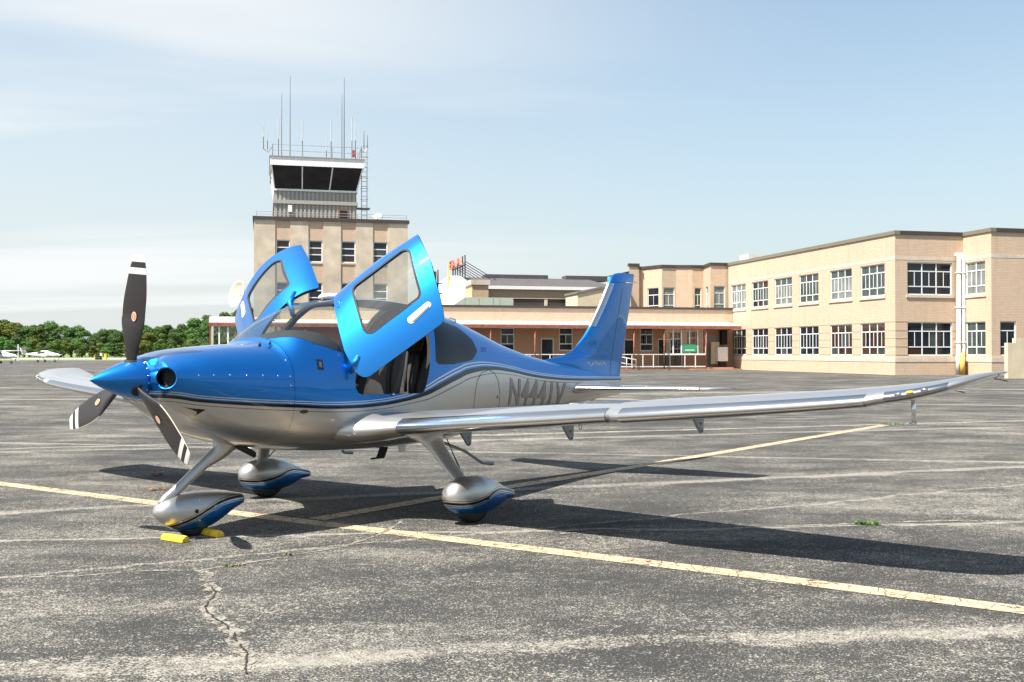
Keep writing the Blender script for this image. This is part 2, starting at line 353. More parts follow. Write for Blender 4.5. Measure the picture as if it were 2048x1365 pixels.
def split(v, f, fn):
    """cut faces by the sign of fn; returns (verts, inside faces fn<0, outside faces, cut edges)"""
    v = list(v); val = [fn(p) for p in v]; cache = {}; ins = []; outs = []; cut = []
    def mid(i, j):
        key = (min(i, j), max(i, j))
        if key not in cache:
            a, b = val[i], val[j]; t = a / (a - b); p, q = v[i], v[j]
            v.append(tuple(p[k] + t * (q[k] - p[k]) for k in range(3))); val.append(0.0); cache[key] = len(v) - 1
        return cache[key]
    for q in f:
        sg = [val[i] < 0 for i in q]
        if all(sg): ins.append(q); continue
        if not any(sg): outs.append(q); continue
        a = []; b = []; m = []
        for i, j in zip(q, q[1:] + q[:1]):
            (a if val[i] < 0 else b).append(i)
            if (val[i] < 0) != (val[j] < 0):
                k = mid(i, j); a.append(k); b.append(k); m.append(k)
        if len(a) > 2: ins.append(tuple(a))
        if len(b) > 2: outs.append(tuple(b))
        if len(m) == 2: cut.append((m[0], m[1]))
    return v, ins, outs, cut
def compact(v, f):
    used = sorted({i for q in f for i in q}); mp_ = {o: n for n, o in enumerate(used)}
    return [v[i] for i in used], [tuple(mp_[i] for i in q) for q in f]
def poly_sdf(poly, r=0.0):
    P = np.array(poly, float); c = P.mean(0)
    def fn(x, z):
        d = 1e9; ins = False; n = len(P)
        for i in range(n):
            a, b = P[i], P[(i + 1) % n]; ex, ez = b - a; wx, wz = x - a[0], z - a[1]
            t = min(max((wx * ex + wz * ez) / (ex * ex + ez * ez), 0), 1); d = min(d, math.hypot(wx - ex * t, wz - ez * t))
            if (a[1] > z) != (b[1] > z) and x < (b[0] - a[0]) * (z - a[1]) / (b[1] - a[1]) + a[0]: ins = not ins
        return (-d if ins else d) - r
    return fn
def inset_poly(poly, r):
    P = [Vector(p) for p in poly]; out = []
    for i, p in enumerate(P):
        a, b = P[i - 1], P[(i + 1) % len(P)]; d1 = (p - a).normalized(); d2 = (b - p).normalized()
        n1, n2 = Vector((-d1.y, d1.x)), Vector((-d2.y, d2.x)); bis = (n1 + n2).normalized(); out.append(p + bis * (r / max(.3, bis.dot(n1))))
    return [tuple(p) for p in out]
# outlines in side view, counter-clockwise in (x, z)
DOOR = [(2.16, 1.14), (3.07, 1.125), (3.17, 1.35), (3.285, 1.65), (3.40, 2.2), (2.45, 2.2), (2.19, 1.45)]
DOORWIN = {1: [(2.41, 1.43), (3.04, 1.43), (3.235, 1.94), (2.565, 1.94)], -1: [(2.42, 1.43), (3.03, 1.43), (3.20, 1.885), (2.55, 1.885)]}
REARWIN = [(3.275, 1.40), (3.60, 1.40), (3.98, 1.44), (4.14, 1.53), (4.12, 1.66), (3.93, 1.79), (3.56, 1.865), (3.45, 1.83), (3.345, 1.60)]
sd_door = poly_sdf(inset_poly(DOOR, .09), .09); sd_dwin = {q: poly_sdf(inset_poly(DOORWIN[q], .07), .07) for q in (1, -1)}; sd_rwin = poly_sdf(inset_poly(REARWIN, .05), .05)
XB = pch([0, .15, .315, .485, .545, .585, .66], [1.475, 1.497, 1.574, 1.764, 1.942, 2.142, 2.6])
def f_ws(p):                                     # windscreen
    x, y, z = p; return max(XB(abs(y)) - x, (x - (2.115 + .24 * (z - 1.49) / .5)) * .9, 1.40 - z)
def f_door(s): return lambda p: max(sd_door(p[0], p[2]), .16 - s * p[1])
def f_rwin(s): return lambda p: max(sd_rwin(p[0], p[2]), .05 - s * p[1])
def near(fn, x0, x1, z0):                        # cheap reject
    return lambda p: fn(p) if x0 < p[0] < x1 and p[2] > z0 else 1.0
NR = 128
st = list(np.arange(.46, .80, .015)) + list(np.arange(.80, 1.4, .03)) + list(np.arange(1.4, 4.3, .018)) + list(np.arange(4.3, 7.55, .05)) + [7.55]
st = [float(x) for x in st if abs(x - 1.515) > .006]; st = sorted(st + [1.5132, 1.5168])
def grid(st_, inset=0.0):
    v = [p for x in st_ for p in ring(x, NR, inset)]
    f = [(i * NR + j, i * NR + (j + 1) % NR, (i + 1) * NR + (j + 1) % NR, (i + 1) * NR + j) for i in range(len(st_) - 1) for j in range(NR)]
    return v, f
IN_C = (.475, .300, 1.320); IN_R = .083; IN_A = (-.62, .785)      # intake centre, radius, axis (x, y) turned outboard
def in_d(p, s):                                  # distance to the intake axis, and along it
    dx, dy, dz_ = p[0] - IN_C[0], s * p[1] - IN_C[1], p[2] - IN_C[2]; t = dx * IN_A[0] + dy * IN_A[1]
    return math.sqrt(max(0, dx * dx + dy * dy + dz_ * dz_ - t * t)), t
def bulge(p):                                    # cowl nose: cheeks around the two round intakes
    x, y, z = p
    for s in (1, -1):
        if s * p[1] < -.02 or p[0] > 1.0: continue
        d, t = in_d(p, s); k = math.exp(-(d / .150) ** 2.6) * max(0, min(1, (.95 - p[0]) / .35))
        x += IN_A[0] * .050 * k; y += s * IN_A[1] * .022 * k
    d = math.hypot(y, z - 1.309)                 # groove between the cheeks and the spinner ring
    if x < .60: x += .045 * math.exp(-((d - .235) / .035) ** 2) * (1 - (x - .42) / .18)
    return (x, y, z)
# cowling: nose cap rings close the front face, then the two halves split at the side seam
cst = [x for x in st if x <= 1.514]
front = []
for s_, dx in ((.30, -.035), (.45, -.034), (.62, -.031), (.78, -.025), (.90, -.015), (.97, -.006)):
    front.append([(.46 + dx, y * s_, ZC(.46) + (z - ZC(.46)) * s_) for (x, y, z) in ring(.46, NR)])
rings = front + [ring(x, NR) for x in cst]
cv = [bulge(p) for r_ in rings for p in r_]
cf = [(i * NR + j, i * NR + (j + 1) % NR, (i + 1) * NR + (j + 1) % NR, (i + 1) * NR + j) for i in range(len(rings) - 1) for j in range(NR)]
icut = {}
for s in (1, -1):
    cv, _, cf, icut[s] = split(cv, cf, lambda p: (in_d(p, s)[0] - IN_R) if p[0] < .80 and s * p[1] > 0 else 1.0)
SEAM = pch([.3, .9, 1.6], [1.312, 1.308, 1.285])
cv, lo_, up_, _ = split(cv, cf, lambda p: p[2] - SEAM(p[0]))
m_cowl = m_liv
v_, f_ = compact(cv, up_); up_o = amesh('upper_cowling', v_, f_, m_cowl)
v_, f_ = compact(cv, lo_); v_ = [(x, y, z - .0022) for x, y, z in v_]; amesh('lower_cowling', v_, f_, m_cowl)
AMB().loft([[(x, y * .992, 1.25 + (z - 1.25) * .992) for (x, y, z) in ring(x_, 64, .004)] for x_ in (.55, .8, 1.0, 1.2, 1.4, 1.5, 1.54)]).build('firewall_liner', m_liv)
def loop_of(cut):
    nb = {}
    for a_, b_ in cut: nb.setdefault(a_, []).append(b_); nb.setdefault(b_, []).append(a_)
    st0 = next(iter(nb)); out = [st0]; prev = None; cur = st0
    while True:
        nx = [q for q in nb[cur] if q != prev]
        if not nx or nx[0] == st0: break
        prev, cur = cur, nx[0]; out.append(cur)
        if len(out) > 4000: break
    return out
for s in (1, -1):
    lp = [np.array(cv[i]) for i in loop_of(icut[s])]; ax = np.array([IN_A[0], s * IN_A[1], 0]); ctr = np.array([IN_C[0], s * IN_C[1], IN_C[2]])
    an = [math.atan2((p - ctr)[2], float((p - ctr) @ np.array([s * IN_A[1], -IN_A[0], 0]))) for p in lp]; th = np.linspace(-math.pi, math.pi, 64, endpoint=False)
    o_ = np.argsort(an); A_ = np.array(an)[o_]; P_ = np.array(lp)[o_]; A2 = np.concatenate([A_ - 2 * math.pi, A_, A_ + 2 * math.pi]); P2 = np.concatenate([P_, P_, P_])
    ringp = [np.array([np.interp(t, A2, P2[:, k]) for k in range(3)]) for t in th]
    def off(r_add, along): 
        out = []
        for p in ringp:
            rad = p - ctr; rad = rad - ax * (rad @ ax); rad /= np.linalg.norm(rad); out.append(tuple(p + rad * r_add + ax * along))
        return out
    AMB().loft([off(.012, -.012), off(.010, .002), off(.004, .008), off(-.003, .006), off(-.007, -.004), off(-.008, -.03)], cap=False).build('intake_lip', m_blue)
    AMB().loft([off(-.008, -.03), off(-.010, -.08), off(-.02, -.16)], cap=False).build('intake_duct', m_blue if False else plain('duct_blue_black', (.004, .012, .03), .5))
    fl = off(-.01, -.12); amesh('intake_baffle', fl, [tuple(range(64))], m_dark, smooth=False)
    for j in range(4):
        c_ = ctr + ax * -.10 + np.array([s * IN_A[1], -IN_A[0], 0]) * (-.035 + j * .022)
        AMB().box(tuple(c_ - np.array([.003, .003, .05])), tuple(c_ + np.array([.003, .003, .05]))).build('cooling_fin', plain('cylinder_metal', (.06, .06, .065), .5, .6), smooth=False)
# fasteners along the cowl seams
for x in (.66, .78, .92, 1.07, 1.22, 1.36, 1.48):
    for dz_ in ((.028,) if x < 1.4 else (.028, -.05, -.20, .16)):
        z = SEAM(x) + dz_; y = surf_y(x, z)
        AMB().loft([[(x + r_ * math.cos(t), y + o_, z + r_ * math.sin(t)) for t in [k * math.pi / 4 for k in range(8)]] for r_, o_ in ((.0065, -.004), (.0065, .0012), (.003, .0025))]).build('fastener', m_chrome)
# chin inlet (naca style) on the lower cowl
for s in (1, -1):
    pts3 = [(.545, 1.098), (.65, 1.075), (.745, 1.062), (.675, .995)]
    vv = [(xa + (xb_ - xa) * t, za + (zb_ - za) * t) for (xa, za), (xb_, zb_) in zip(pts3, pts3[1:] + pts3[:1]) for t in (0, .2, .4, .6, .8)]; mc = (.70, 1.045)
    amesh('side_vent', [(x, s * (surf_y(x, z) + .004), z) for x, z in vv + [mc]], [(i, (i + 1) % len(vv), len(vv)) for i in range(len(vv))], m_dark, smooth=False)
# ---- main fuselage shell
mst = [x for x in st if x >= 1.516]
fv, ff = grid(mst)
fv, ws_f, ff, ws_cut = split(fv, ff, near(f_ws, 1.4, 2.7, 1.38))
doors = {}; dcut = {}
for s in (1, -1):
    fv, doors[s], ff, dcut[s] = split(fv, ff, near(f_door(s), 2.0, 3.6, 1.05))
rws = {}
for s in (1, -1):
    fv, rws[s], ff, _ = split(fv, ff, near(f_rwin(s), 3.1, 4.3, 1.3))
v_, f_ = compact(fv, ff); amesh('fuselage', v_, f_, m_liv)
v_, f_ = compact(fv, ws_f); amesh('windscreen', v_, f_, m_glass)
def shrink(p, d):                                # towards the section centre line
    x, y, z = p; zc = ZC(x); L = math.hypot(y, z - zc) + 1e-6; return (x, y * (1 - d / L), zc + (z - zc) * (1 - d / L))
m_seal = m_rubber
def ribbon(cut, w_in, w_out, name, mat, parent=ac, fn=None):
    v = []; f = []; ix = {}
    for a, b in cut:
        for i in (a, b):
            if i not in ix:
                ix[i] = len(v); v += [shrink(fv[i], -w_out), shrink(fv[i], w_in)]
        p, q = ix[a], ix[b]; f.append((p, q, q + 1, p + 1))
    return amesh(name, v, f, mat, parent)
ribbon(ws_cut, .03, .0025, 'windscreen_seal', m_seal)
for s in (1, -1):
    ribbon(dcut[s], .055, .0, 'door_frame', m_blue if False else m_rubber)
    v_, f_ = compact(fv, rws[s]); amesh('rear_window', [shrink(p, -.001) for p in v_], f_, m_tint)
# tail end cap
r_ = ring(7.55, NR); amesh('tail_cone_cap', r_, [tuple(range(NR))], m_silver, smooth=False)
# ---- cabin interior
m_lin = plain('cabin_lining', (.11, .11, .115), .8); m_leather = plain('charcoal_leather', (.028, .026, .027), .45, scale=30, bump=.2)
lv, lf = grid([x for x in mst if 1.53 < x < 4.4], .028)
lv, _, lf, _ = split(lv, lf, near(lambda p: f_ws(p) - .01, 1.4, 2.7, 1.35))
for s in (1, -1):
    lv, _, lf, _ = split(lv, lf, near(lambda p: f_door(s)(p) - .0, 2.0, 3.6, 1.05))
    lv, _, lf, _ = split(lv, lf, near(lambda p: f_rwin(s)(p) - .005, 3.1, 4.3, 1.3))
v_, f_ = compact(lv, lf); amesh('cabin_lining', v_, f_, m_lin)
AMB().box((1.58, -.44, .93), (3.55, .44, .96)).build('cabin_floor', m_leather, smooth=False)
AMB().loft([[(x, y * .93, z) for (x, y, z) in [p for p in ring(x, 64, .05)]] for x in (4.36, 4.38)]).build('rear_bulkhead', m_lin, smooth=False)
gl = []
for x, zt, hw in ((1.56, 1.602, .30), (1.66, 1.655, .42), (1.78, 1.70, .47), (1.90, 1.725, .50), (2.00, 1.725, .51), (2.035, 1.705, .51), (2.04, 1.64, .505)):
    gl.append([(x + (.10 * (1 - math.cos(t)) if x > 1.8 else .16 * (1 - math.cos(t))), hw * math.sin(t) * 1.04, 1.30 + (zt - 1.30) * max(.02, math.cos(t)) ** .36) for t in np.linspace(-1.50, 1.50, 25)] )
AMB().loft([r_ + [(r_[-1][0], .45, 1.25), (r_[0][0], -.45, 1.25)] for r_ in gl]).build('glareshield', plain('matt_black_trim', (.02, .02, .021), .62))
AMB().box((2.03, -.46, 1.18), (2.06, .46, 1.60)).build('instrument_panel', m_rubber, smooth=False)
for s in (.22, -.22):
    AMB().box((2.062, s - .13, 1.42), (2.066, s + .13, 1.58)).build('flight_display', plain('screen_black', (.01, .012, .016), .15), smooth=False)
AMB().box((2.05, -.09, .96), (2.75, .09, 1.22)).build('centre_console', m_rubber, smooth=False, bevel=.03)
def seat(xb, y, dn=0.0):
    g = AMB(); rg = []
    for (x0, z0), th, w in (((xb, 1.03), .13, .20), ((xb + .03, 1.12), .14, .215), ((xb + .10, 1.35), .12, .215), ((xb + .17, 1.56), .10, .19), ((xb + .20, 1.66), .09, .155), ((xb + .215, 1.70), .07, .11)):
        z0 -= dn
        rg.append([(x0 - th * .5 * math.copysign(abs(math.cos(t)) ** .6, math.cos(t)), y + w * math.copysign(abs(math.sin(t)) ** .55, math.sin(t)), z0) for t in np.linspace(0, 2 * math.pi, 24, endpoint=False)])
    b = g.loft(rg).build('seat', m_leather)
    AMB().loft([[(xb - .50 + dx, y + w * math.cos(t) * 1.0, 1.02 + h * math.sin(t)) for t in np.linspace(0, 2 * math.pi, 20, endpoint=False)] for dx, w, h in ((0, .18, .03), (.03, .215, .07), (.3, .22, .085), (.52, .21, .08))]).build('seat_cushion', m_leather, parent=b)
    if not dn: AMB().loft([[(xb + .20 + .035 * math.cos(t) + (z - 1.7) * .25, y + w * math.sin(t), z) for t in np.linspace(0, 2 * math.pi, 16, endpoint=False)] for z, w in ((1.72, .08), (1.735, .11), (1.82, .115), (1.86, .10), (1.875, .06))]).build('headrest', m_leather, parent=b)
    AMB().tube([(xb - .05, y + .17, 1.12), (xb + .0, y + .12, 1.3), (xb + .09, y + .08, 1.6)], .018, 6).build('seat_belt', m_rubber, parent=b)
for y in (.29, -.29): seat(2.80, y)
for y in (.20, -.20): seat(3.55, y, .16)
# ---- doors, opened about hinges on the windscreen pillar
def rodr(v, k, t): return v * math.cos(t) + np.cross(k, v) * math.sin(t) + k * (k @ v) * (1 - math.cos(t))
def opener(g, sg):
    g = np.array(g); c0 = np.array([2.28, sg * .43, 1.66]); th = float(np.linalg.norm(g[:3])); k = g[:3] / th
    return lambda p: tuple(c0 + g[3:] + rodr(np.array(p) - c0, k, th))
open_port = opener([.358, -.568, .862, -.076, -.002, .070], 1); open_stbd = opener([-.505, -.369, -1.105, .002, -.065, .211], -1)
m_trim = plain('door_trim', (.30, .30, .30), .7)
for s, op in ((1, open_port), (-1, open_stbd)):
    dv, win, skin, wcut = split(fv, doors[s], lambda p: sd_dwin[s](p[0], p[2]))
    v_, f_ = compact(dv, skin); d = amesh('door', [op(p) for p in v_], f_, m_blue)
    inn = [op(shrink(p, .032)) for p in v_]
    amesh('door_trim', inn, f_, m_trim, parent=d)
    cnt = {}
    for q in f_:
        for i, j in zip(q, q[1:] + q[:1]): e = (min(i, j), max(i, j)); cnt[e] = cnt.get(e, 0) + 1
    be = [e for e, n in cnt.items() if n == 1]
    ev = [op(p) for p in v_] + inn; n0 = len(v_)
    ev_, ef_ = compact(ev, [(a, b, b + n0, a + n0) for a, b in be]); amesh('door_edge', ev_, ef_, m_rubber, parent=d)
    v_, f_ = compact(dv, win); amesh('door_window', [op(shrink(p, .006)) for p in v_], f_, glass('door_glazing', (.74, .76, .69), .15), parent=d)
    sv = []; sf = []; ix = {}
    cen = np.mean([dv[i] for e in wcut for i in e], axis=0)
    for a, b in wcut:
        for i in (a, b):
            if i not in ix:
                p = np.array(dv[i]); dirn = (cen - p); dirn[1] *= .3; dirn /= np.linalg.norm(dirn); q2 = p + dirn * .022
                q2[1] = s * surf_y(q2[0], q2[2]) if q2[2] < ZT(q2[0]) else q2[1]
                ix[i] = len(sv); sv += [op(shrink(tuple(p), -.003)), op(shrink(tuple(q2), -.003))]
        p, q = ix[a], ix[b]; sf.append((p, q, q + 1, p + 1))
    amesh('window_seal', sv, sf, m_rubber, parent=d)
    # recessed handle near the lower rear corner: pale surround and lever
    def patch(pts_, off): return [op(shrink((x, s * surf_y(x, z), z), -off)) for x, z in pts_]
    def cap(xa, za, xb_, zb_, r, n=10):
        a = math.atan2(zb_ - za, xb_ - xa); o = []
        for k in range(n + 1): t = a - math.pi / 2 + math.pi * k / n; o.append((xb_ + r * math.cos(t), zb_ + r * math.sin(t)))
        for k in range(n + 1): t = a + math.pi / 2 + math.pi * k / n; o.append((xa + r * math.cos(t) * .8, za + r * math.sin(t) * .8))
        return o
    hp = cap(3.035, 1.335, 2.835, 1.318, .034); hn = len(hp)
    hd = amesh('door_handle', patch(hp, .004) + patch(hp, .0), [tuple(range(hn))] + [(i, (i + 1) % hn, hn + (i + 1) % hn, hn + i) for i in range(hn)], m_white, parent=d, smooth=False)
    h2 = cap(3.02, 1.333, 2.85, 1.319, .021)
    amesh('handle_lever', patch(h2, .012) + patch(h2, .004), [tuple(range(hn))] + [(i, (i + 1) % hn, hn + (i + 1) % hn, hn + i) for i in range(hn)], plain('handle_pink_white', (.66, .62, .62), .4), parent=hd, smooth=False)
    # hinge arms from the pillar
    for (hx, hz) in ((2.20, 1.34), (2.34, 1.88)):
        a0 = np.array((hx - .06, s * (surf_y(hx - .06, hz) - .01), hz)); a1 = np.array(op((hx + .07, s * (surf_y(hx + .07, hz) - .015), hz)))
        am = (a0 + a1) / 2 + np.array((-.03, s * .02, .01))
        AMB().tube([tuple(a0), tuple(am), tuple(a1)], [.024, .034, .026], 10).build('hinge_arm', m_blue, parent=d)
# ---- spinner and propeller
def revolve(name, prof, mat, n=48, y0=0.0, z0=1.309, parent=ac):
    return AMB().loft([[(x, y0 + r * math.cos(t), z0 + r * math.sin(t)) for t in [2 * math.pi * j / n for j in range(n)]] for x, r in prof]).build(name, mat, parent)
HZ = 1.309
spn = revolve('spinner', [(.004, .003), (.012, .010), (.04, .028), (.09, .056), (.15, .085), (.21, .110), (.27, .133), (.33, .151), (.38, .163), (.412, .168), (.422, .166)], m_blue)
revolve('spinner_backplate', [(.4225, .150), (.424, .170), (.434, .170), (.436, .15)], m_blue)
for j in range(18):
    t = 2 * math.pi * (j + .5) / 18; y, z = .1665 * math.cos(t), HZ + .1665 * math.sin(t)
    AMB().loft([[(.40 + r_ * math.cos(q), y * (1 + o_ * 6), HZ + (z - HZ) * (1 + o_ * 6) ) for q in (0,)] + [(.40 + r_ * math.cos(q), (y - r_ * math.sin(q) * math.sin(t)) * (1 + o_), HZ + (z - HZ + r_ * math.sin(q) * math.cos(t)) * (1 + o_)) for q in [k * math.pi / 3 for k in range(1, 6)]] for r_, o_ in ((.005, -.005), (.005, .012), (.002, .018))]).build('spinner_screw', m_chrome, parent=spn)
def blade_mat():
    k = NT('propeller_blade_paint'); a = k.n('ShaderNodeAttribute', attribute_name='span').outputs['Fac']
    r = k.n('ShaderNodeValToRGB', {0: a}); r.color_ramp.interpolation = 'CONSTANT'; e = r.color_ramp.elements
    for i, (p, c) in enumerate([(0, (.020, .017, .018)), (.845, (.52, .53, .52)), (.895, (.020, .017, .018)), (.945, (.52, .53, .52))]):
        if i > 1: e.new(p)
        e[i].position = p; e[i].color = c4(c)
    nz = k.noise(k.obj(), 40, 3)
    ed = k.n('ShaderNodeAttribute', attribute_name='edge').outputs['Fac']
    k.l(k.mix(k.mr(ed, .4, .6), k.mix(k.mr(nz, .5, .8, 0, .12), r.outputs[0], (.05, .045, .045, 1)), (.50, .43, .33, 1)), k.b.inputs['Base Color']); k.b.inputs['Roughness'].default_value = .4
    return k.m
m_blade = blade_mat()
CH = pch([.13, .20, .32, .48, .62, .78, .90, .985], [.080, .095, .155, .232, .240, .212, .170, .112]); TW = pch([.13, .3, .6, .985], [34, 22, 14, 10])
SWP = pch([.13, .3, .5, .75, .985], [0, -.006, -.012, .002, .014])
def blade(th, i):
    rad = list(np.linspace(.13, .985, 34)); rg = []; spn_ = []; edg = []
    er = np.array([0, math.sin(th), math.cos(th)]); et_ = np.array([0, math.cos(th), -math.sin(th)])
    for r_ in rad:
        c_, tw = CH(r_), R(TW(r_)); cd = et_ * math.cos(tw) + np.array([1, 0, 0]) * math.sin(tw); nd = np.array([1, 0, 0]) * math.cos(tw) - et_ * math.sin(tw)
        thk = max(.007, c_ * (.42 if r_ < .2 else .42 - .35 * min(1, (r_ - .2) / .30)))
        o = np.array([.345, 0, HZ]) + er * r_ + et_ * SWP(r_); loop = []
        for t in np.linspace(0, 2 * math.pi, 28, endpoint=False):
            u = math.cos(t); loop.append(tuple(o + cd * (u * c_ / 2) + nd * (math.sin(t) * thk / 2 * (1 if r_ < .2 else (1 - .35 * u)))))
        rg.append(loop); spn_ += [r_ / .985] * 28; edg += [1.0 if (.47 < r_ and math.cos(t) < -.93) else 0.0 for t in np.linspace(0, 2 * math.pi, 28, endpoint=False)]
    # rounded tip
    o = np.array([.345, 0, HZ]) + er * .990 + et_ * (SWP(.985)); rg.append([tuple(np.array(p) * .86 + (o) * .14) for p in rg[-1]]); spn_ += [1.0] * 28; edg += [0.0] * 28
    b = AMB().loft(rg).build('propeller_blade', m_blade, fix=True)
    at = b.data.attributes.new('span', 'FLOAT', 'POINT'); at.data.foreach_set('value', spn_)
    at = b.data.attributes.new('edge', 'FLOAT', 'POINT'); at.data.foreach_set('value', edg)
    # round maker's badge on the front face: orange emblem in a pale ring
    r_ = .50; tw = R(TW(r_)); cd = et_ * math.cos(tw) + np.array([1, 0, 0]) * math.sin(tw); nd = np.array([1, 0, 0]) * math.cos(tw) - et_ * math.sin(tw)
    o = np.array([.345, 0, HZ]) + er * r_ + et_ * SWP(r_) + cd * .02
    for rr, off, m, nm in ((1.0, -.0165, plain('badge_pale', (.62, .52, .44), .5), 'blade_badge'), (.8, -.0172, plain('badge_orange', (.62, .20, .06), .5), 'badge_centre'), (.22, -.018, plain('badge_pale', (.6, .5, .4), .5), 'badge_mark')):
        amesh(nm, [tuple(o + nd * off + cd * (math.cos(t) * .024 * rr * (1 if rr > .5 else .6)) + er * (math.sin(t) * .038 * (rr if rr > .5 else .7))) for t in np.linspace(0, 2 * math.pi, 24, endpoint=False)], [tuple(range(24))], m, parent=b, smooth=False)
    return b
for i in range(3):
    th = .112 + i * 2 * math.pi / 3; blade(th, i)
    e = np.array([0, math.sin(th), math.cos(th)])
    AMB().tube([tuple(np.array([.345, 0, HZ]) + e * q) for q in (.10, .148, .152)], [.058, .056, .05], 20).build('blade_root_cuff', m_rubber)
# ---- wings
def foil(n=22, t=.15, cam=.02):
    xs_ = [(1 - math.cos(math.pi * i / n)) / 2 for i in range(n + 1)]; up = []; lo = []
    for x in xs_:
        yt = 5 * t * (.2969 * math.sqrt(x) - .126 * x - .3516 * x * x + .2843 * x ** 3 - .1015 * x ** 4) + .002 * x
        yc = cam * (2 * .4 * x - x * x) / .16 if x < .4 else cam * ((1 - .8) + .8 * x - x * x) / .36
        up.append((x, yc + yt)); lo.append((x, yc - yt))
    return up[::-1] + lo[1:]
WLE = pch([.42, .62, .78, 1.0, 1.3, 2.0, 3.20, 3.24, 5.15, 5.40, 5.56, 5.68, 5.75, 5.80], [1.98, 2.06, 2.17, 2.245, 2.275, 2.30, 2.34, 2.30, 2.355, 2.385, 2.45, 2.57, 2.74, 3.02])
WTE = pch([.42, 1.0, 3.0, 5.2, 5.5, 5.7, 5.80], [3.74, 3.68, 3.47, 3.235, 3.22, 3.21, 3.16])
WZ = pch([.42, .65, 1.0, 2.0, 3.3, 5.0, 5.3, 5.55, 5.72, 5.80], [.80, .815, .845, .925, 1.028, 1.168, 1.203, 1.255, 1.315, 1.352])
WTK = pch([.42, .62, .85, 1.2, 3.2, 5.2, 5.55, 5.72, 5.80], [.18, .175, .16, .15, .145, .135, .11, .085, .05])
def wing(s):
    ysl = [.42, .50, .58, .66, .74, .82, .90, 1.0, 1.12, 1.3, 1.6, 2.0, 2.4, 2.8, 3.20, 3.235, 3.6, 4.2, 4.8, 5.1, 5.2, 5.3, 5.4, 5.5, 5.58, 5.65, 5.71, 5.76, 5.79, 5.80]
    rg = []
    for y in ysl:
        le, te, z0, tk = WLE(y), WTE(y), WZ(y), WTK(y); c_ = te - le
        rg.append([(le + c_ * u, s * y, z0 + c_ * w - (.010 if 3.22 < y < 5.18 and u < .12 else 0)) for u, w in foil(24, tk, .022)])
    w_ = AMB().loft(rg).build('wing', m_silver)
    return w_
def wing_z(y, x, top=True):
    le, te = WLE(y), WTE(y); c_ = te - le; u = min(max((x - le) / c_, 0), 1); t = WTK(y)
    yt = 5 * t * (.2969 * math.sqrt(u) - .126 * u - .3516 * u * u + .2843 * u ** 3 - .1015 * u ** 4)
    yc = .022 * (.8 * u - u * u) / .16 if u < .4 else .022 * (.2 + .8 * u - u * u) / .36
    return WZ(y) + c_ * (yc + (yt if top else -yt))
wings = {s: wing(s) for s in (1, -1)}
m_ti = plain('brushed_titanium', (.62, .61, .60), .22, 1.0, .02, .6)
for s in (1, -1):
    w_ = wings[s]
    # porous de-ice panels along the leading edge, standing 2 mm proud
    for ya, yb in ((1.05, 3.16), (3.30, 5.12)):
        rg = []
        for y in np.linspace(ya, yb, 14):
            le, te, z0, tk = WLE(y), WTE(y), WZ(y), WTK(y); c_ = te - le; fo = foil(48, tk, .022); drp = .010 if 3.22 < y < 5.18 else 0
            rg.append([(le + c_ * u - .003, s * y, z0 + c_ * w + (.0015 if w > .01 else -.0015) - drp) for u, w in fo if u < .075])
        AMB().loft(rg, cap=False).build('deice_panel', m_ti, parent=w_)
    # flap hinge brackets
    for y, x, L in ((.74, 3.50, .22), (2.03, 3.42, .215), (3.40, 3.32, .20)):
        zt_ = wing_z(y, x, False) + .01
        g = AMB()
        for o_ in (0,): g.loft([[(x - .10, s * (y + d_), zt_), (x + .14, s * (y + d_), zt_ + .0), (x + .125, s * (y + d_), zt_ - L + .02), (x + .10, s * (y + d_), zt_ - L), (x + .07, s * (y + d_), zt_ - L + .02)] for d_ in (-.012, .012)])
        hb = g.build('flap_hinge', m_grey, parent=w_, smooth=False)
        for q in (.06, .12, .18):
            AMB().tube([(x + .03 + q * .38, s * y + (.0125 if s > 0 else -.0125), zt_ - q * L / .2), (x + .03 + q * .38, s * y + (.0165 if s > 0 else -.0165), zt_ - q * L / .2)], .008, 8).build('hinge_bolt', m_dark, parent=hb, smooth=False)
    # winglet light cover and static wicks
    for y, x in ((5.42, 3.22), (5.70, 3.205)):
        AMB().tube([(x, s * y, WZ(y)), (x + .07, s * (y + .02), WZ(y) - .006), (x + .15, s * (y + .05), WZ(y) - .02)], .0035, 5).build('static_wick', m_rubber, parent=w_)
    g = AMB(); rg = []
    for y in np.linspace(5.24, 5.60, 10):
        le, te = WLE(y), WTE(y); c_ = te - le; fo = foil(48, WTK(y), .022)
        rg.append([(le + c_ * u - .004, s * y, WZ(y) + c_ * w + (.0016 if w > 0 else -.0016)) for u, w in fo if u < .06])
    g.loft(rg, cap=False).build('tip_light_cover', glass('lamp_cover', (.5, .52, .55), .25), parent=w_)
    for yy, cc in ((5.33, m_chrome), (5.40, plain('amber_lamp', (.65, .42, .05), .3)), (5.48, m_chrome)):
        x = WLE(yy); AMB().tube([(x - .001, s * yy - .02, WZ(yy) + .012), (x - .001, s * yy + .02, WZ(yy) + .016)], .010, 8).build('position_lamp', cc, parent=w_)
    # fuel cap and tie-down ring
    y = 2.6; x = 2.75; AMB().tube([(x, s * y, wing_z(y, x) - .004), (x, s * y, wing_z(y, x) + .003)], .04, 20).build('fuel_cap', m_grey, parent=w_, smooth=False)
    y = 2.75; x = 2.62; zt_ = wing_z(y, x, False); AMB().tube([(x + .02 * math.cos(t), s * y, zt_ - .015 + .02 * math.sin(t)) for t in np.linspace(0, 2 * math.pi, 13)], .004, 6).build('tie_down_ring', m_grey, parent=w_)
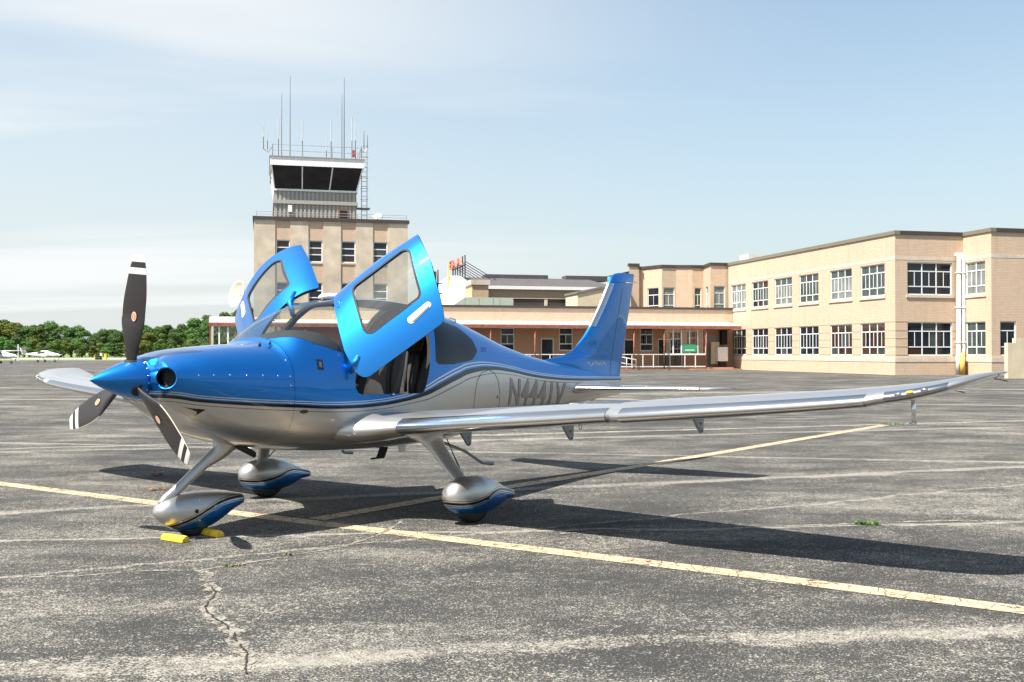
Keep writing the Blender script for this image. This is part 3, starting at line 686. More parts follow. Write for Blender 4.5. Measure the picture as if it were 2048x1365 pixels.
# pitot mast under the near wing
y = 5.32; x = 2.72; z0 = wing_z(y, x, False)
pm = AMB().loft([[(x + .03 * math.cos(t) + dx, y + .012 * math.sin(t), z) for t in np.linspace(0, 2 * math.pi, 12, endpoint=False)] for z, dx in ((z0 + .02, 0), (z0 - .07, .0), (z0 - .15, .012))]).build('pitot_mast', m_chrome)
AMB().tube([(x - .11, y, z0 - .155), (x - .02, y, z0 - .152), (x + .04, y, z0 - .15)], [.007, .011, .012], 8).build('pitot_tube', m_chrome, parent=pm)
# ---- tail
def tailplane(s):
    rg = []
    for y, le, te, tk in ((.04, 6.22, 7.12, .10), (.14, 6.24, 7.115, .10), (.8, 6.40, 7.10, .095), (1.5, 6.57, 7.075, .09), (1.78, 6.65, 7.06, .09), (1.84, 6.68, 7.08, .085), (1.89, 6.74, 7.10, .07), (1.92, 6.90, 7.12, .04)):
        rg.append([(le + (te - le) * u, s * y, 1.083 + (te - le) * w) for u, w in foil(18, tk, 0)])
    t = AMB().loft(rg).build('tailplane', m_silver)
    AMB().loft([[(x, s * (.16 + r_ * .5 * math.cos(q)), 1.083 + r_ * math.sin(q)) for q in np.linspace(0, 2 * math.pi, 20, endpoint=False)] for x, r_ in ((6.10, .005), (6.16, .035), (6.3, .065), (6.6, .07), (7.0, .05), (7.1, .03))]).build('tailplane_fairing', m_silver, parent=t)
    for y in (1.70, 1.86): AMB().tube([(7.07, s * y, 1.083), (7.20, s * (y + .02), 1.072)], .003, 5).build('static_wick', m_rubber, parent=t)
    rg = []
    for y in np.linspace(.22, 1.7, 8):
        le = 6.214 + (y - .04) * .24; c_ = 7.1 - le; rg.append([(le + c_ * u - .004, s * y, 1.083 + c_ * w * 1.04 + (.003 if w > 0 else -.003)) for u, w in foil(18, .10, 0) if u < .09])
    AMB().loft(rg, cap=False).build('deice_panel', m_ti, parent=t)
for s in (1, -1): tailplane(s)
FLE = pch([.97, 1.10, 1.25, 1.36, 1.42, 1.455, 1.47, 1.50, 1.55, 1.63, 1.743, 1.92, 2.14, 2.40, 2.50, 2.555, 2.585, 2.598], [6.95, 6.80, 6.40, 6.05, 5.80, 5.62, 6.12, 6.30, 6.46, 6.60, 6.752, 6.92, 7.10, 7.29, 7.365, 7.43, 7.51, 7.62])
# dorsal fillet sweeps forward along the tail cone, so its rings are lofted by leading-edge distance
def fte(z): return 7.505 + (z - .953) * (7.978 - 7.505) / (2.584 - .953)
frings = []
for z, le in ((1.02, 6.95), (1.15, 6.60), (1.25, 6.25), (1.33, 5.95), (1.39, 5.80), (1.43, 5.86), (1.452, 6.02), (1.478, 6.22), (1.52, 6.42), (1.58, 6.535), (1.65, 6.63), (1.743, 6.752), (1.85, 6.86), (2.0, 6.985), (2.14, 7.10), (2.3, 7.215), (2.42, 7.30), (2.48, 7.345), (2.53, 7.39), (2.56, 7.44), (2.58, 7.50), (2.592, 7.58), (2.598, 7.66)):
    te = fte(min(z, 2.584)); c_ = te - le; hw = (.062 if z > 1.5 else .062 + (1.5 - z) * .12) * (1.0 if z < 2.45 else max(.12, 1 - ((z - 2.45) / .15) ** 2 * .9))
    base = foil(24, .10, 0); mx = .05; frings.append([(le + c_ * u, w / mx * hw * (1.0 if z > 1.6 else min(1, (.35 + .65 * u / .35)) if u < .35 else 1.0), z) for u, w in base])
fin = AMB().loft(frings).build('tail_fin', m_liv)
# rudder gap, de-ice strip, antenna rod, rudder cap line
def fin_y(x, z):
    for a, b in zip(frings[:-1], frings[1:]):
        if a[0][2] <= z <= b[0][2]:
            t = (z - a[0][2]) / (b[0][2] - a[0][2]); n = len(a) // 2; best = 0
            for i in range(n):
                xa = a[i][0] * (1 - t) + b[i][0] * t; xb_ = a[i + 1][0] * (1 - t) + b[i + 1][0] * t
                if xb_ <= x <= xa:
                    q = (x - xb_) / (xa - xb_ + 1e-9); ya = a[i][1] * (1 - t) + b[i][1] * t; yb_ = a[i + 1][1] * (1 - t) + b[i + 1][1] * t; return abs(yb_ + q * (ya - yb_))
    return .03
for s in (1, -1):
    g = AMB(); P_ = [(fte(z) - (.31 + .02 * (z - 1)), z) for z in np.linspace(1.12, 2.40, 20)]
    g.add([p for x, z in P_ for p in ((x, s * (fin_y(x, z) + .0015), z), (x + .006, s * (fin_y(x + .006, z) + .0015), z))], [(2 * i, 2 * i + 1, 2 * i + 3, 2 * i + 2) for i in range(19)]); g.build('rudder_gap', m_dark, parent=fin, smooth=False)
    g = AMB(); rg = []
    for z in np.linspace(1.86, 2.44, 16):
        rr = [(x0, z) for x0 in ()]; le = float(np.interp(z, [1.743, 1.85, 2.0, 2.14, 2.3, 2.42, 2.48], [6.752, 6.86, 6.985, 7.10, 7.215, 7.30, 7.345]))
        rg.append([(le + d_ - .003, s * (fin_y(le + d_, z) + .002) if d_ > .002 else 0.0, z) for d_ in (0, .004, .012, .03, .055, .085)])
    g.add([p for r_ in rg for p in r_], [(6 * i + j, 6 * i + j + 1, 6 * i + j + 7, 6 * i + j + 6) for i in range(15) for j in range(5)]); g.build('deice_panel', m_ti, parent=fin)
    g = AMB(); P_ = [(x, 2.455) for x in np.linspace(7.36, 7.92, 14)]
    g.add([p for x, z in P_ for p in ((x, s * (fin_y(x, z) + .0015), z), (x, s * (fin_y(x, z + .005) + .0015), z + .005))], [(2 * i, 2 * i + 1, 2 * i + 3, 2 * i + 2) for i in range(13)]); g.build('rudder_gap', m_dark, parent=fin, smooth=False)
    AMB().tube([(7.52, s * .045, 2.462), (7.75, s * .05, 2.464), (7.955, s * .03, 2.467)], [.004, .006, .004], 6).build('tail_antenna', m_white, parent=fin)
AMB().tube([(7.95, 0, 2.50), (8.06, 0, 2.485)], .003, 5).build('static_wick', m_rubber, parent=fin)
# ---- undercarriage
PST = [(-.12, BLUE), (-.034, LSV), (-.027, BLUE), (-.018, LSV), (-.010, BLK), (.012, SILV), (.022, (.10, .10, .11)), (.028, SILV)]
def pant(name, x0, y0, prof, line, nm):
    """teardrop wheel fairing: prof = (x, top, bottom, halfwidth)"""
    T, Bo, Wd = [pch([p[0] for p in prof], [p[i] for p in prof]) for i in (1, 2, 3)]
    xs_ = [prof[0][0] + (prof[-1][0] - prof[0][0]) * (1 - math.cos(math.pi * i / 2 / 26)) if False else prof[0][0] + (prof[-1][0] - prof[0][0]) * (i / 40) ** 1.35 for i in range(41)]
    rg = []
    for x in xs_:
        t_, b_, w = T(x), Bo(x), Wd(x); zc = (t_ + b_) / 2; hh = (t_ - b_) / 2
        rg.append([(x, w * math.copysign(abs(math.cos(q)) ** .9, math.cos(q)), zc + hh * math.copysign(abs(math.sin(q)) ** .9, math.sin(q))) for q in np.linspace(0, 2 * math.pi, 40, endpoint=False)])
    mat = livery('fairing_livery_' + nm, line, prof[0][0], prof[-1][0], PST)
    o = AMB().loft(rg).build(name, mat); o.location = A((x0, y0, 0)); return o
def tyre(x, y, r_=.19, w=.075):
    rg = []
    for dy, rr in ((-w, r_ * .62), (-w, r_ * .80), (-w * .85, r_ * .93), (-w * .5, r_), (w * .5, r_), (w * .85, r_ * .93), (w, r_ * .80), (w, r_ * .62)):
        rg.append([(x + rr * math.cos(t), y + dy, r_ - .006 + rr * math.sin(t) if True else 0) for t in np.linspace(0, 2 * math.pi, 36, endpoint=False)])
    rg = [[(a, b, max(c_, .002)) for a, b, c_ in q] for q in rg]
    return AMB().loft(rg).build('tyre', m_rubber)
NP = [(0, .225, .215, .004), (.015, .262, .180, .045), (.05, .300, .140, .085), (.12, .335, .098, .115), (.22, .355, .058, .128), (.36, .362, .044, .130), (.5, .355, .056, .118), (.65, .336, .115, .092), (.76, .315, .17, .062), (.865, .294, .208, .034)]
np_ = pant('nose_wheel_fairing', .555, 0, NP, [(0, .05), (.13, .108), (.31, .165), (.42, .210), (.52, .246), (.62, .266), (.72, .274), (.865, .270)], 'nose')
MP = [(0, .255, .243, .004), (.015, .300, .195, .05), (.05, .347, .150, .095), (.13, .390, .105, .13), (.25, .412, .072, .145), (.38, .410, .060, .145), (.52, .385, .066, .125), (.68, .325, .098, .085), (.82, .262, .150, .05), (.93, .228, .160, .030)]
ML = [(0, .20), (.13, .187), (.30, .198), (.42, .226), (.53, .258), (.64, .264), (.8, .238), (.93, .208)]
for s in (1, -1):
    pant('main_wheel_fairing', 2.485, s * 1.43, MP, ML, 'main_near' if s > 0 else 'main_far')
    tyre(2.83, s * 1.43, .20, .08)
    # leg with flared root
    rg = []
    for x, y, z, a, b in ((2.60, 1.08, .82, .28, .13), (2.60, 1.11, .775, .21, .075), (2.61, 1.15, .73, .130, .045), (2.64, 1.20, .65, .092, .032), (2.68, 1.28, .52, .080, .028), (2.725, 1.36, .41, .074, .026), (2.74, 1.40, .36, .075, .03)):
        rg.append([(x + a * math.cos(t), s * (y + b * math.sin(t)), z + (.02 * math.cos(t))) for t in np.linspace(0, 2 * math.pi, 24, endpoint=False)])
    AMB().loft(rg).build('main_gear_leg', m_silver)
    AMB().tube([(2.80, s * 1.16, .73), (2.84, s * 1.22, .56), (2.78, s * 1.38, .40)], .006, 6).build('brake_line', m_rubber)
    AMB().tube([(2.88, s * (1.43 + .140), .215), (2.88, s * (1.43 + .150), .215)], .016, 12).build('fairing_port', m_dark, smooth=False)
tyre(.92, 0, .165, .06)
rg = []
for x, z, a, b in ((1.27, .80, .17, .10), (1.25, .735, .155, .075), (1.22, .69, .12, .052), (1.15, .645, .085, .040), (1.02, .575, .058, .034), (.86, .46, .050, .032), (.76, .385, .05, .034), (.68, .335, .05, .036), (.635, .30, .038, .032), (.615, .285, .02, .02)):
    rg.append([(x + a * math.cos(t) * .8, b * math.sin(t), z + a * .62 * math.cos(t) * (-1 if False else (-.35 if z > .67 else -.75))) for t in np.linspace(0, 2 * math.pi, 24, endpoint=False)])
AMB().loft(rg).build('nose_gear_leg', m_silver)
AMB().tube([(.87, .12, .215), (.87, .133, .215)], .017, 12).build('fairing_port', m_dark, smooth=False)
for q in ((.90, .135), (.895, .30), (.72, .15), (1.0, .24)):
    AMB().tube([(q[0], .10, q[1]), (q[0], .128, q[1])], .006, 8).build('fairing_screw', m_chrome, smooth=False)
# belly exhaust, steps, belly antennas, nose air scoop
AMB().loft([[(x, .10 + .035 * math.cos(t), z + .03 * math.sin(t)) for t in np.linspace(0, 2 * math.pi, 16, endpoint=False)] for x, z in ((1.30, .72), (1.42, .66), (1.47, .635))]).build('exhaust_pipe', m_rubber)
for s in (1, -1):
    AMB().tube([(3.20, s * .72, .66), (3.36, s * .90, .56), (3.52, s * .98, .44), (3.66, s * 1.0, .425)], [.014, .014, .014, .02], 8).build('entry_step', m_grey)
AMB().loft([[(3.12 - d_ * .5, -.012, .60 - d_), (3.22 - d_ * .5, -.012, .60 - d_), (3.22 - d_ * .5, .012, .60 - d_), (3.12 - d_ * .5, .012, .60 - d_)] for d_ in (0, .13)]).build('belly_antenna', m_rubber, smooth=False)
AMB().loft([[(2.98, -.012, z), (3.15, -.012, z), (3.15, .012, z), (2.98, .012, z)] for z in (.478, .462)]).build('belly_antenna', m_rubber, smooth=False)
AMB().loft([[(3.36 + q * .2, -.01, .60 - q), (3.46 - q * .1, -.01, .60 - q), (3.46 - q * .1, .01, .60 - q), (3.36 + q * .2, .01, .60 - q)] for q in (0, .10)]).build('belly_antenna', m_silver, smooth=False)
# roof antenna, grab handle behind the cabin, small wing-root step plate
AMB().loft([[(2.5 + .20 * r_ * math.cos(t), .05 * r_ * math.sin(t), ZT(2.5) - .01 + h_) for t in np.linspace(0, 2 * math.pi, 20, endpoint=False)] for r_, h_ in ((1, 0), (.97, .025), (.8, .045), (.4, .055))]).build('roof_antenna', m_white)
for s in (1,):
    AMB().tube([(3.90, .20, 1.825), (3.91, .215, 1.885), (4.01, .21, 1.868), (4.02, .20, 1.79)], .008, 8).build('grab_handle', m_chrome)
AMB().loft([[(2.02, .60, z), (2.16, .60, z), (2.17, .69, z - .01), (2.05, .69, z - .01)] for z in (.80, .79)]).build('stall_strip', m_silver, smooth=False)
# ---- lettering and plates on the skin
def textmesh(s, size, shear=0.0, bold=0.0):
    cu = bpy.data.curves.new('t', 'FONT'); cu.body = s; cu.size = size; cu.shear = shear; cu.resolution_u = 3; cu.offset = bold; cu.space_character = 1.0 + bold * 7
    o = bpy.data.objects.new('t', cu); COL.objects.link(o); dg = bpy.context.evaluated_depsgraph_get(); me = bpy.data.meshes.new_from_object(o.evaluated_get(dg))
    bpy.data.objects.remove(o); bm = bmesh.new(); bm.from_mesh(me); return bm
def skin_text(name, s, x0, x1, z0, z1, yfun, mat, off=.003, shear=0.0, cuts=10, side=1, bold=0.0, drop=0.0):
    bm = textmesh(s, 1.0, shear, bold); xs_ = [v.co.x for v in bm.verts]; ys_ = [v.co.y for v in bm.verts]; a, b, c_, d_ = min(xs_), max(xs_), min(ys_), max(ys_)
    for v in bm.verts: v.co.x = x0 + (v.co.x - a) / (b - a) * (x1 - x0); v.co.y = z0 + (v.co.y - c_) / (d_ - c_) * (z1 - z0)
    for i in range(1, cuts): bmesh.ops.bisect_plane(bm, geom=bm.verts[:] + bm.edges[:] + bm.faces[:], plane_co=(0, z0 + (z1 - z0) * i / cuts, 0), plane_no=(0, 1, 0))
    for i in range(1, cuts * 2): bmesh.ops.bisect_plane(bm, geom=bm.verts[:] + bm.edges[:] + bm.faces[:], plane_co=(x0 + (x1 - x0) * i / cuts / 2, 0, 0), plane_no=(1, 0, 0))
    for v in bm.verts:
        x, z = v.co.x, v.co.y - drop * (v.co.x - x0) / (x1 - x0); v.co = Vector(A((x, side * (yfun(x, z) + off), z)))
    me = bpy.data.meshes.new(name); bm.to_mesh(me); bm.free(); return link(name, me, mat, ac)
m_reg = plain('registration_grey', (.31, .305, .315), .35, .9); m_regs = plain('registration_shade', (.09, .09, .098), .4, .6)
skin_text('registration_shade', 'N4441V', 4.757, 6.067, .932, 1.242, surf_y, m_regs, .0022, .06, bold=.016, drop=.085)
skin_text('registration', 'N4441V', 4.75, 6.06, .936, 1.246, surf_y, m_reg, .0036, .06, bold=.016, drop=.085)
m_pl = plain('plate_silver', (.55, .57, .6), .3, .6)
skin_text('model_lettering', 'PLATINUM', 6.72, 7.17, 1.355, 1.40, fin_y, m_pl, .003, cuts=4)
skin_text('side_lettering', '22T', 4.22, 4.36, 1.53, 1.575, surf_y, plain('dark_blue_print', (.003, .03, .14), .3), .003, .15, cuts=3)
def skin_poly(name, pts_, mat, off=.0025, yfun=surf_y, parent=ac, side=1):
    return amesh(name, [(x, side * (yfun(x, z) + off), z) for x, z in pts_], [tuple(range(len(pts_)))], mat, parent, smooth=False)
bx_ = skin_poly('warning_placard', [(1.765, 1.37), (1.83, 1.365), (1.835, 1.455), (1.77, 1.46)], plain('placard_black', (.012, .012, .014), .4))
skin_poly('placard_print', [(1.785, 1.39), (1.815, 1.388), (1.818, 1.435), (1.788, 1.438)], plain('placard_print', (.10, .11, .13), .5), .0045, parent=bx_)
skin_poly('maker_badge', [(1.617 + .042 * math.cos(t), 1.012 + .017 * math.sin(t)) for t in np.linspace(0, 2 * math.pi, 24, endpoint=False)], plain('badge_dark', (.05, .035, .035), .35))
def skin_line(name, pts_, w, mat, yfun=surf_y, side=1, parent=ac):
    v = []; f = []
    P_ = []
    for (xa, za), (xb_, zb_) in zip(pts_[:-1], pts_[1:]):
        n = max(1, int(math.hypot(xb_ - xa, zb_ - za) / .03)); P_ += [(xa + (xb_ - xa) * i / n, za + (zb_ - za) * i / n) for i in range(n)]
    P_.append(pts_[-1])
    for i, (x, z) in enumerate(P_):
        a, b = P_[max(i - 1, 0)], P_[min(i + 1, len(P_) - 1)]; d_ = math.hypot(b[0] - a[0], b[1] - a[1]) + 1e-9; nx, nz_ = -(b[1] - a[1]) / d_ * w / 2, (b[0] - a[0]) / d_ * w / 2
        for q in (1, -1): v.append((x + q * nx, side * (yfun(x + q * nx, z + q * nz_) + .0016), z + q * nz_))
        if i: f.append((2 * i - 2, 2 * i - 1, 2 * i + 1, 2 * i))
    return amesh(name, v, f, mat, parent, smooth=False)
skin_line('baggage_door_gap', [(3.965, .80), (3.975, .95), (4.0, 1.14), (4.04, 1.23), (4.14, 1.305), (4.30, 1.335), (4.42, 1.30), (4.49, 1.22), (4.53, 1.08), (4.55, .80)], .006, m_dark)
skin_poly('baggage_latch', [(4.47, 1.02), (4.485, 1.02), (4.487, 1.055), (4.472, 1.055)], m_dark)
sq = skin_poly('access_panel', [(6.86, .90), (6.96, .905), (6.955, .985), (6.865, .985)], plain('panel_dark', (.03, .028, .028), .5))
AMB().tube([(2.62, surf_y(2.62, 1.12), 1.12), (2.62, surf_y(2.62, 1.12) + .03, 1.135)], .009, 8).build('door_latch_pin', m_chrome)
for x in (1.40, 1.46): AMB().tube([(x, .27 + (x - 1.4), ZT(x) - .028), (x + .004, .27 + (x - 1.4), ZT(x) + .004)], [.014, .006], 8).build('washer_nozzle', m_rubber)

# ---- wheel chocks by the nose wheel
m_chock = plain('yellow_chock_paint', (.70, .46, .02), .5, var=.25, scale=14, bump=.3)
def chock(x, y, ln, rz, lab):
    Wp = np.array([AC_X, AC_Y]) - FWD * x + PORT * y; o = empty('wheel_chock', (Wp[0], Wp[1], gz(*Wp)), AC_A + math.pi + rz, label=lab, cat='chock', group='yellow wheel chocks')
    g = MB(); pr = [(-.04, .0), (.04, 0), (.036, .028), (.012, .05), (-.012, .05), (-.036, .028)]
    b = g.loft([[(px * q, yy, pz * (1 if q == 1 else .96) + .003) for px, pz in pr] for yy, q in ((-ln / 2, .93), (-ln / 2 + .012, 1), (-.03, 1), (-.02, .96), (.02, .96), (.03, 1), (ln / 2 - .012, 1), (ln / 2, .93))]).build('chock_block', m_chock, o, bevel=.004)
    MB().tube([(0, ln / 2 - .03, .05), (-.01 if x > .8 else .01, ln / 2, .03)], .006, 6).build('rope_stub', m_white, o)
chock(.665, .13, .27, R(4), 'yellow wheel chock in front of the nose wheel'); chock(1.0, .15, .26, R(-3), 'yellow wheel chock behind the nose wheel')

# ================================================================== BUILDINGS (local frame: x along the front, y away, z up)
BR = math.atan2(.2312, .9729); BX = np.array([math.cos(BR), math.sin(BR)]); BY = np.array([-math.sin(BR), math.cos(BR)])
def gp0(u, v): r = ray(u, v); t = -CAM_H / r[2]; return np.array([r[0] * t, r[1] * t])
KO = gp0(1791, 750.6)                                   # near corner of the two-storey wing
def bl(u, v, **k):                                      # pixel -> building frame, on a plane x=, y= or z=
    r = ray(u, v); o = np.array([-KO @ BX, -KO @ BY, CAM_H]); d = np.array([r[:2] @ BX, r[:2] @ BY, r[2]])
    (ax, val), = k.items(); i = 'xyz'.index(ax); return o + d * ((val - o[i]) / d[i])
def brick_mat(name, c1, c2, mortar, rowh=.108, bw=.32, rough=.85):
    k = NT(name); uv = k.n('ShaderNodeUVMap').outputs[0]
    b = k.n('ShaderNodeTexBrick', {'Vector': uv, 'Color1': c4(c1), 'Color2': c4(c2), 'Mortar': c4(mortar), 'Scale': 1.0, 'Mortar Size': .012, 'Mortar Smooth': .3, 'Bias': -.2, 'Brick Width': bw, 'Row Height': rowh})
    nz = k.noise(uv, .45, 5, .65); n2 = k.noise(uv, 5, 3)
    c = k.mix(k.mr(nz, .35, .75, 0, .22), b.outputs[0], c4([x * .78 for x in c1])); c = k.mix(k.mr(n2, .55, .8, 0, .15), c, c4([x * .65 for x in c2]))
    st_ = k.noise(k.n('ShaderNodeMapping', {'Vector': uv, 'Scale': (2.2, .16, 1)}).outputs[0], 1.0, 5, .65); c = k.mix(k.mr(st_, .52, .78, 0, .34), c, c4([x * .52 for x in c2]))
    k.l(c, k.b.inputs['Base Color']); k.b.inputs['Roughness'].default_value = rough; k.bump(b.outputs[1], -.35, .01); return k.m
m_brick = brick_mat('buff_brick', (.575, .432, .318), (.51, .376, .266), (.39, .29, .20))
m_brick2 = brick_mat('tan_brick', (.51, .375, .235), (.45, .325, .19), (.36, .265, .17), .09, .26)
def stone_mat():
    k = NT('weathered_limestone'); O_ = k.obj(); n1 = k.noise(O_, 1.2, 6, .7); n2 = k.noise(O_, 9, 4, .6)
    c = k.mix(k.mr(n1, .35, .65), (.58, .51, .42, 1), (.46, .40, .33, 1)); c = k.mix(k.mr(n2, .5, .75, 0, .5), c, (.28, .245, .20, 1))
    k.l(c, k.b.inputs['Base Color']); k.b.inputs['Roughness'].default_value = .9; return k.m
m_stone = stone_mat(); m_cap = plain('bronze_coping', (.055, .042, .036), .5); m_frame = plain('white_window_frame', (.66, .70, .70), .5, var=.06)
m_blind = plain('pane_blind', (.17, .185, .175), .12, var=.3, scale=1.2)
m_pane = [plain('pane_navy', (.012, .014, .022), .06, var=.3, scale=1.5), plain('pane_green', (.045, .06, .058), .08, var=.3, scale=1.5), plain('pane_brown', (.045, .026, .018), .08, var=.4, scale=1.2), plain('pane_amber', (.30, .11, .015), .2, var=.4, scale=2)]
def wall(name, axis, c, a0, a1, z0, z1, openings, mat, parent, depth=.18, inward=1):
    """wall sheet in plane axis=c with openings and reveals; UVs in metres"""
    S = sorted({a0, a1} | {q for o in openings for q in o[:2]}); Z = sorted({z0, z1} | {q for o in openings for q in o[2:4]})
    v = []; f = []; uv = []
    def P(s, z, d=0.0): return (s, c + d, z) if axis == 'y' else (c + d, s, z)
    def quad(ps, us): n = len(v); v.extend(ps); f.append((n, n + 1, n + 2, n + 3)); uv.extend(us)
    for i in range(len(S) - 1):
        for j in range(len(Z) - 1):
            s0, s1, q0, q1 = S[i], S[i + 1], Z[j], Z[j + 1]; ms, mz = (s0 + s1) / 2, (q0 + q1) / 2
            if any(o[0] < ms < o[1] and o[2] < mz < o[3] for o in openings): continue
            quad([P(s0, q0), P(s1, q0), P(s1, q1), P(s0, q1)], [(s0, q0), (s1, q0), (s1, q1), (s0, q1)])
    d = depth * inward
    for s0, s1, q0, q1 in [o[:4] for o in openings]:
        for (pa, pb) in (((s0, q0), (s0, q1)), ((s1, q1), (s1, q0)), ((s0, q1), (s1, q1)), ((s1, q0), (s0, q0))):
            quad([P(*pa), P(*pb), P(*pb, d), P(*pa, d)], [pa, pb, (pb[0] + .1, pb[1]), (pa[0] + .1, pa[1])])
    o = mesh(name, v, f, mat, parent, fix=False); l = o.data.uv_layers.new(name='UVMap')
    for i, u in enumerate(uv): l.data[i].uv = u
    return o
def boxuv(name, a, b, mat, parent, **k):
    g = B(a, b); o = g.build(name, mat, parent, **k); l = o.data.uv_layers.new(name='UVMap')
    for p in o.data.polygons:
        n = p.normal
        for li in p.loop_indices:
            q = o.data.vertices[o.data.loops[li].vertex_index].co; l.data[li].uv = (q.y if abs(n.x) > .7 else q.x, q.z if abs(n.z) < .7 else q.y)
    return o
def window(parent, axis, c, s0, s1, z0, z1, cols, rows, split_mid=True, inward=1, fr=.07, pane=None, recess=.12):
    """white casement: frame and mullions proud of separate panes.  rows: list of (fraction, sub-columns per column)"""
    d0 = c + recess * inward; dF = d0 - .05 * inward
    def bx(g, sa, sb, za, zb, da, db):
        lo, hi = min(da, db), max(da, db)
        g.box((sa, lo, za), (sb, hi, zb)) if axis == 'y' else g.box((lo, sa, za), (hi, sb, zb))
    g = MB(); bx(g, s0, s1, z0, z0 + fr, dF, d0); bx(g, s0, s1, z1 - fr, z1, dF, d0); bx(g, s0, s0 + fr, z0 + fr, z1 - fr, dF, d0); bx(g, s1 - fr, s1, z0 + fr, z1 - fr, dF, d0)
    iw = (s1 - s0 - 2 * fr) / cols; ih = z1 - z0 - 2 * fr; panes = []; zz = z0 + fr
    for c_ in range(1, cols): bx(g, s0 + fr + iw * c_ - fr * .5, s0 + fr + iw * c_ + fr * .5, z0 + fr, z1 - fr, dF + .004 * inward, d0)
    for ri, (fh, sub) in enumerate(rows):
        zt_ = zz + ih * fh
        if ri < len(rows) - 1: bx(g, s0 + fr, s1 - fr, zt_ - fr * .5, zt_ + fr * .5, dF + .008 * inward, d0)
        for c_ in range(cols):
            a, b = s0 + fr + iw * c_ + (fr * .5 if c_ else 0), s0 + fr + iw * (c_ + 1) - (fr * .5 if c_ < cols - 1 else 0)
            za, zb = zz + (fr * .5 if ri else 0), zt_ - (fr * .5 if ri < len(rows) - 1 else 0)
            for q in range(sub):
                pa, pb = a + (b - a) * q / sub, a + (b - a) * (q + 1) / sub
                if q: bx(g, pa - fr * .28, pa + fr * .28, za, zb, dF + .012 * inward, d0)
                panes.append((pa + (.02 if q else 0), pb - (.02 if q < sub - 1 else 0), za, zb))
        zz = zt_
    w_ = g.build('window', m_frame, parent)
    bl_z = z0 + (z1 - z0) * random.choice((0, 0, .3, .55, .8, 1))
    for (pa, pb, za, zb) in panes:
        dp = d0 - .012 * inward
        vv = [(pa, dp, za), (pb, dp, za), (pb, dp, zb), (pa, dp, zb)] if axis == 'y' else [(dp, pa, za), (dp, pb, za), (dp, pb, zb), (dp, pa, zb)]
        m = pane if pane is not None else 0
        mesh('pane', vv, [(0, 1, 2, 3)], (m_blind if (m == 1 and za < bl_z) else (m_pane[m] if random.random() < .8 else m_pane[random.choice((0, 1, 2, 1))])), w_, fix=False)
    return w_
ROWS = [(.24, 1), (.50, 2), (.26, 1)]
b0 = (KO[0], KO[1], 0)
# ---- two-storey wing on the right
wing_b = empty('terminal_wing', b0, BR, label='two storey buff brick terminal wing with rows of white casement windows', cat='building')
H = 9.62
yI = bl(1457, 600, x=0.0)[1]; xE = bl(1926.5, 600, y=0.0)[0]; yC = bl(1982.8, 600, x=xE)[1]
def zA(v, u=1791): return bl(u, v, x=0.0)[2]
z_u1, z_u0, z_l1, z_l0, z_pl = zA(523.6), zA(589.2), zA(644.0), zA(711.6), zA(715.7); z_sc0, z_sc1 = zA(521.3), zA(513.5)
opA = []; upx = [(1462.3, 1491.6), (1503.9, 1535.9), (1549, 1584), (1598.3, 1637), (1660, 1703.7), (1720.9, 1769.5)]
for l_, r_ in upx:
    s1, s0 = bl(l_, 600, x=0.0)[1], bl(r_, 600, x=0.0)[1]; opA += [(s0, s1, z_u0, z_u1), (s0, s1, z_l0, z_l1)]
wall('wall', 'x', 0.0, 0.0, yI, z_pl, H, opA, m_brick, wing_b)
for i, (s0, s1, a, b) in enumerate(opA): window(wing_b, 'x', 0.0, s0, s1, a, b, 3, ROWS, pane=(1 if i % 2 == 0 else (2 if i >= 9 else 0)))
xb0, xb1 = bl(1814.7, 600, y=0.0)[0], bl(1904.2, 600, y=0.0)[0]
opB = [(xb0, xb1, z_u0, z_u1), (xb0, xb1, z_l0, z_l1)]
wall('wall', 'y', 0.0, 0.0, xE, z_pl, H, opB, m_brick, wing_b)
for o in opB: window(wing_b, 'y', 0.0, *o, 3, ROWS, pane=0)
s1, s0 = bl(1931.4, 600, x=xE)[1], bl(1970.7, 600, x=xE)[1]
opC = [(s0, s1, z_u0, z_u1), (s0, s1, z_l0, z_l1)]; wall('wall', 'x', xE, yC, 0.0, z_pl, H, opC, m_brick, wing_b)
for o in opC: window(wing_b, 'x', xE, *o, 2, ROWS, pane=1)
xd0, xd1 = bl(2000, 600, y=yC)[0], bl(2032, 600, y=yC)[0]; xR = xE + 22
opD = [(xd0, xd1, z_l0, z_l1), (xd1 + 5, xd1 + 6.6, z_l0, z_l1), (xd1 + 4, xd1 + 7.5, z_u0, z_u1)]
wall('wall', 'y', yC, xE, xR, z_pl, H, opD, m_brick, wing_b)
for o in opD: window(wing_b, 'y', yC, *o, 1 if o[1] - o[0] < 2 else 3, ROWS, pane=0)
# plinth (60 mm proud), stone course, string course, window sills, copings
PL = .06
boxuv('plinth', (-PL, -PL, 0), (xE - PL, .3, z_pl - .30), m_brick, wing_b); boxuv('plinth', (-PL, .3, 0), (.3, yI, z_pl - .30), m_brick, wing_b)
boxuv('plinth', (xE - PL, yC - PL, 0), (xE + .3, -PL, z_pl - .30), m_brick, wing_b); boxuv('plinth', (xE + .3, yC - PL, 0), (xR, yC + .3, z_pl - .30), m_brick, wing_b)
def course(z0_, z1_, proud, name, ln=1.35, gap=.012):
    def blocks(axis, c, a, b):
        n = max(1, round(abs(b - a) / ln)); L = (b - a) / n
        for i in range(n):
            p, q = a + L * i + gap / 2, a + L * (i + 1) - gap / 2
            (B((c - proud, p, z0_), (c + .05, q, z1_)) if axis == 'x' else B((p, c - proud, z0_), (q, c + .05, z1_))).build(name, m_stone, wing_b)
    blocks('x', 0, .06, yI); blocks('y', 0, -proud, xE - proud); blocks('x', xE, yC + .06, -.02 - proud); blocks('y', yC, xE - proud, xR)
